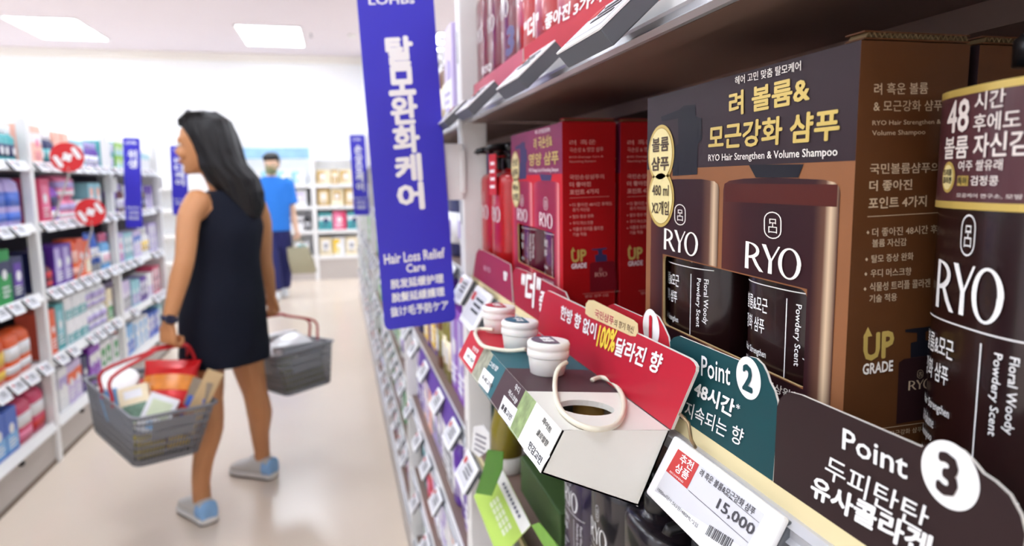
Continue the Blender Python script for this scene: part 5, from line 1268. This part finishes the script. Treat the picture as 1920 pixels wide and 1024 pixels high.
inbox(TL_, ML_, (-.165, -.085, .185), (.075, .012, .22), (.1, -.25, .9), 'grey brown paper leaflet standing at the right end of near basket', mat('kraft_paper_grey', (150, 136, 118), .7, var=.2), [(-.4, .4, -.3, .2, cm('blue'))], G1, 'paper_bag', 'paper')
inbox(TL_, ML_, (-.180, -.105, .21), (.06, .010, .25), (.1, -.35, 1.0), 'beige folded paper sticking out beside the grey leaflet', cm('tan'), [], G1, 'paper_bag', 'paper')
inbox(TL_, ML_, (-.135, -.045, .065), (.05, .08, .07), (0, 0, .0), 'yellow pack showing low through the right face of near basket', cm('yellow'), [(-.3, .3, -.2, .3, cm('brown'))], G1)
inbox(TL_, ML_, (-.130, .055, .055), (.06, .09, .07), (0, 0, 0), 'yellow brown pack low by the front corner of near basket', mat('mustard_print', (205, 180, 50), .45, var=.2), [(-.3, .2, -.2, .2, cm('olive'))], G1)
G2 = 'shopping in the second basket'
pillow_bag('wrapped_pack', 'white wrapped pack with blue print on top of second basket', 'pack', TR2, MR_, (.03, -.005, .222), (.215, .075, .29), (1.45, .05, 1.45), mat('white_film', (236, 238, 240), .25, var=.05, coat=.3), None, G2)
inbox(TR2, MR_, (.07, .005, .262), (.09, .16, .012), (.05, .05, .2), 'small blue printed card lying on the white pack', cm('white'), [], G2)
inbox(TR2, MR_, (-.13, .0, .20), (.10, .20, .05), (.1, .1, .1), 'grey wrapped pack at the far end of second basket', cm('grey'), [(-.3, .3, -.3, .3, cm('white'))], G2)
inbox(TR2, MR_, (.0, .0, .06), (.30, .19, .10), (0, 0, 0), 'olive yellow carton at the bottom of second basket', mat('olive_print', (128, 124, 80), .5, var=.3), [(-.3, .3, -.2, .2, cm('yellow'))], G2)
# ------------------------------------------------------------------ the man at the back
def man():
    y = 8.75; P = lambda a, b, dy=0: ony(a, b, y+dy)
    TEE = mat('bright_blue_cotton', (36, 120, 216), .8, var=.06, scale=60); PANT = mat('navy_cotton', (30, 34, 96), .8, var=.1, scale=60); SK = mat('fair_skin', (224, 184, 156), .5, var=.04, sss=.08)
    pel = V((P(512, 432).x, y, .86)); ls, rs = P(539, 342), P(478, 342); mid = (ls+rs)/2; hc = P(509, 307); lat = V((1, 0, 0)); fw = V((0, -1, 0))
    t = thing('person', 'man in bright blue t-shirt, navy trousers and green face mask at the back', 'person', (pel.x, y, 0))
    le, lw = P(549, 398, .02), P(556, 434, -.02); re, rw = P(477, 398, .04), P(480, 438, -.02)
    lk, la = P(536, 480, .08), V((P(532, 535).x, y+.12, .09)); rk, ra = P(512, 490, -.10), V((P(521, 540).x, y-.12, .09))
    m = MB()
    m.loft([ell(pel+V((0, 0, -.06)), lat*.16, fw*.10), ell(pel+V((0, 0, .08)), lat*.155, fw*.105), ell(pel.lerp(mid, .6), lat*.17, fw*.11), ell(pel.lerp(mid, .9), lat*.17, fw*.09), ell(mid+V((0, 0, .05)), lat*.08, fw*.06)], SK)
    limb(m, [mid, mid.lerp(hc, .5), hc+V((0, 0, -.04))], [.062, .056, .056], SK)
    hf = V((-.12, -.98, -.12)); head(m, hc, hf, Z_, SK, 1.03)
    for a, b, c in ((ls, le, lw), (rs, re, rw)): limb(m, [a, a.lerp(b, .4), b, b.lerp(c, .35), c], [.055, .047, .038, .038, .026], SK)
    for s_, k_, a_ in ((1, lk, la), (-1, rk, ra)): limb(m, [pel+lat*.085*s_+V((0, 0, -.05)), k_, k_.lerp(a_, .35)+V((0, .015, 0)), a_, V((a_.x, a_.y, .05))], [.085, .058, .056, .038, .036], SK)
    hand(m, lw, (.10, -.05, -1), (-.5, -.8, 0), SK, 1.05, thumb=-1); hand(m, rw, (0, -.05, -1), (.8, -.5, 0), SK, 1.05, (25, 30, 25), thumb=1)
    b = fixn(m.build('body', t)); remesh(b, .0075, 2)
    # t-shirt with short sleeves
    m = MB(); hem = V((pel.x, y, P(515, 433).z)); rr = []
    for c, a, b_ in ((hem, .205, .14), (hem.lerp(mid, .3), .20, .135), (hem.lerp(mid, .6), .212, .14), (hem.lerp(mid, .85), .222, .125), (mid+V((0, 0, .01)), .21, .10), (mid+V((0, 0, .045)), .14, .08), (mid+V((0, 0, .07)), .075, .07)): rr.append(ell(c, lat*a, fw*b_, 30, 2.4))
    m.loft(rr, TEE)
    for a, bb in ((ls, le), (rs, re)):
        d = a.lerp(bb, .72); m.tube([a-(a-mid)*.25+V((0, 0, .0)), a+V((0, 0, -.02)), a.lerp(bb, .35), d], [.08, .084, .078, .084], TEE, 16)
    ts = fixn(m.build('t_shirt', t)); remesh(ts, .012, 3)
    m = MB()
    for s_, k_, a_ in ((1, lk, la), (-1, rk, ra)):
        h = pel+lat*.085*s_+V((0, 0, -.04)); m.tube([h+V((0, 0, .10)), h, h.lerp(k_, .5), k_, k_.lerp(a_, .5), a_+V((0, 0, .02))], [.105, .118, .104, .090, .080, .074], PANT, 16)
    m.loft([ell(pel+V((0, 0, -.10)), lat*.16, fw*.11), ell(pel+V((0, 0, .05)), lat*.168, fw*.12), ell(pel+V((0, 0, .10)), lat*.16, fw*.115)], PANT)
    tr = fixn(m.build('trousers', t)); remesh(tr, .012, 3)
    H = lambda a, b_, z: hc+hf*a+V((1, 0, 0))*b_+V((0, 0, z))
    m = MB(); m.loft([ell(H(-.012, 0, .132), hf*.03, lat*.03), ell(H(-.012, 0, .122), hf*.075, lat*.06), ell(H(-.01, 0, .09), hf*.108, lat*.088), ell(H(-.01, 0, .055), hf*.112, lat*.094), ell(H(-.022, 0, .035), hf*.100, lat*.092), ell(H(-.05, 0, -.02), hf*.070, lat*.086), ell(H(-.06, 0, -.06), hf*.045, lat*.07)], HAIR)
    rnd = random.Random(2)
    for i in range(16): b_ = -.07+.14*i/15; m.tube([H(.05, b_*.6, .12), H(.092, b_, .085), H(.096, b_*1.05, .045+.01*rnd.random())], [.012, .014, .004], HAIR, 6)
    hr = fixn(m.build('hair', t)); remesh(hr, .007, 2)
    m = MB(); m.loft([[H(.05+a, b_*1.0, z) for a, b_ in ((.0, -.068), (.028, -.05), (.052, -.02), (.058, 0), (.052, .02), (.028, .05), (.0, .068))] for z, in ((-.012,), (-.03,), (-.06,), (-.085,))]+[[H(.04+a*.8, b_*.7, -.118) for a, b_ in ((.0, -.068), (.028, -.05), (.052, -.02), (.058, 0), (.052, .02), (.028, .05), (.0, .068))]], mat('olive_green_mask', (128, 132, 96), .8), caps=True)
    fixn(m.build('face_mask', t))
    for e in (-1, 1):
        q = H(.083, .033*e, .006); eo = MB().ball(q, .0115, mat('eye_white', (230, 226, 222), .3), 10).build('eye', t); MB().ball(q+hf*.0065, .0065, mat('eye_dark', (40, 26, 20), .2), 8).build('iris', eo)
    SH = mat('white_shoe', (228, 228, 228), .6); 
    for a_ in (la, ra): shoe(None, t, V((a_.x+.01, a_.y+.07, .0005)), V((a_.x-.02, a_.y-.19, .0005)), (SH, SH, SH, mat('white_tread', (200, 200, 200), .6)))
    # bag in his left hand
    g = lw+V((.012, -.03, -.095)); top = P(556, 463).z; bot = P(560, 512).z; cx = P(565, 490).x; yb = y-.02
    bt = thing('tote_bag', 'olive grey tote bag hanging from the mans hand', 'bag', (cx, yb, bot))
    BAG = mat('olive_grey_canvas', (168, 162, 136), .8, var=.06, scale=50); m = MB()
    m.loft([[V((cx+p.x+sh, yb+p.y, z)) for p in sell(a, b_, 0, 28, 5)] for z, a, b_, sh in ((bot, .135, .04, .03), (bot+.02, .15, .052, .028), ((top+bot)/2, .148, .055, .0), (top-.03, .128, .04, -.03), (top, .125, .026, -.035), (top-.012, .120, .022, -.034))], BAG)
    fixn(m.build('bag_body', bt))
    for e in (-1, 1):
        m = MB().tube([V((cx-.09, yb+.022*e, top-.02)), V((cx-.085, yb+.02*e, top+.05)), V((g.x-.02, g.y+.008*e, g.z-.01)), V((g.x, g.y+.006*e, g.z+.004)), V((g.x+.02, g.y+.008*e, g.z-.01)), V((cx+.03, yb+.02*e, top+.04)), V((cx+.04, yb+.022*e, top-.02))], .008, BAG, 8); fixn(m.build('handle', bt))
man()
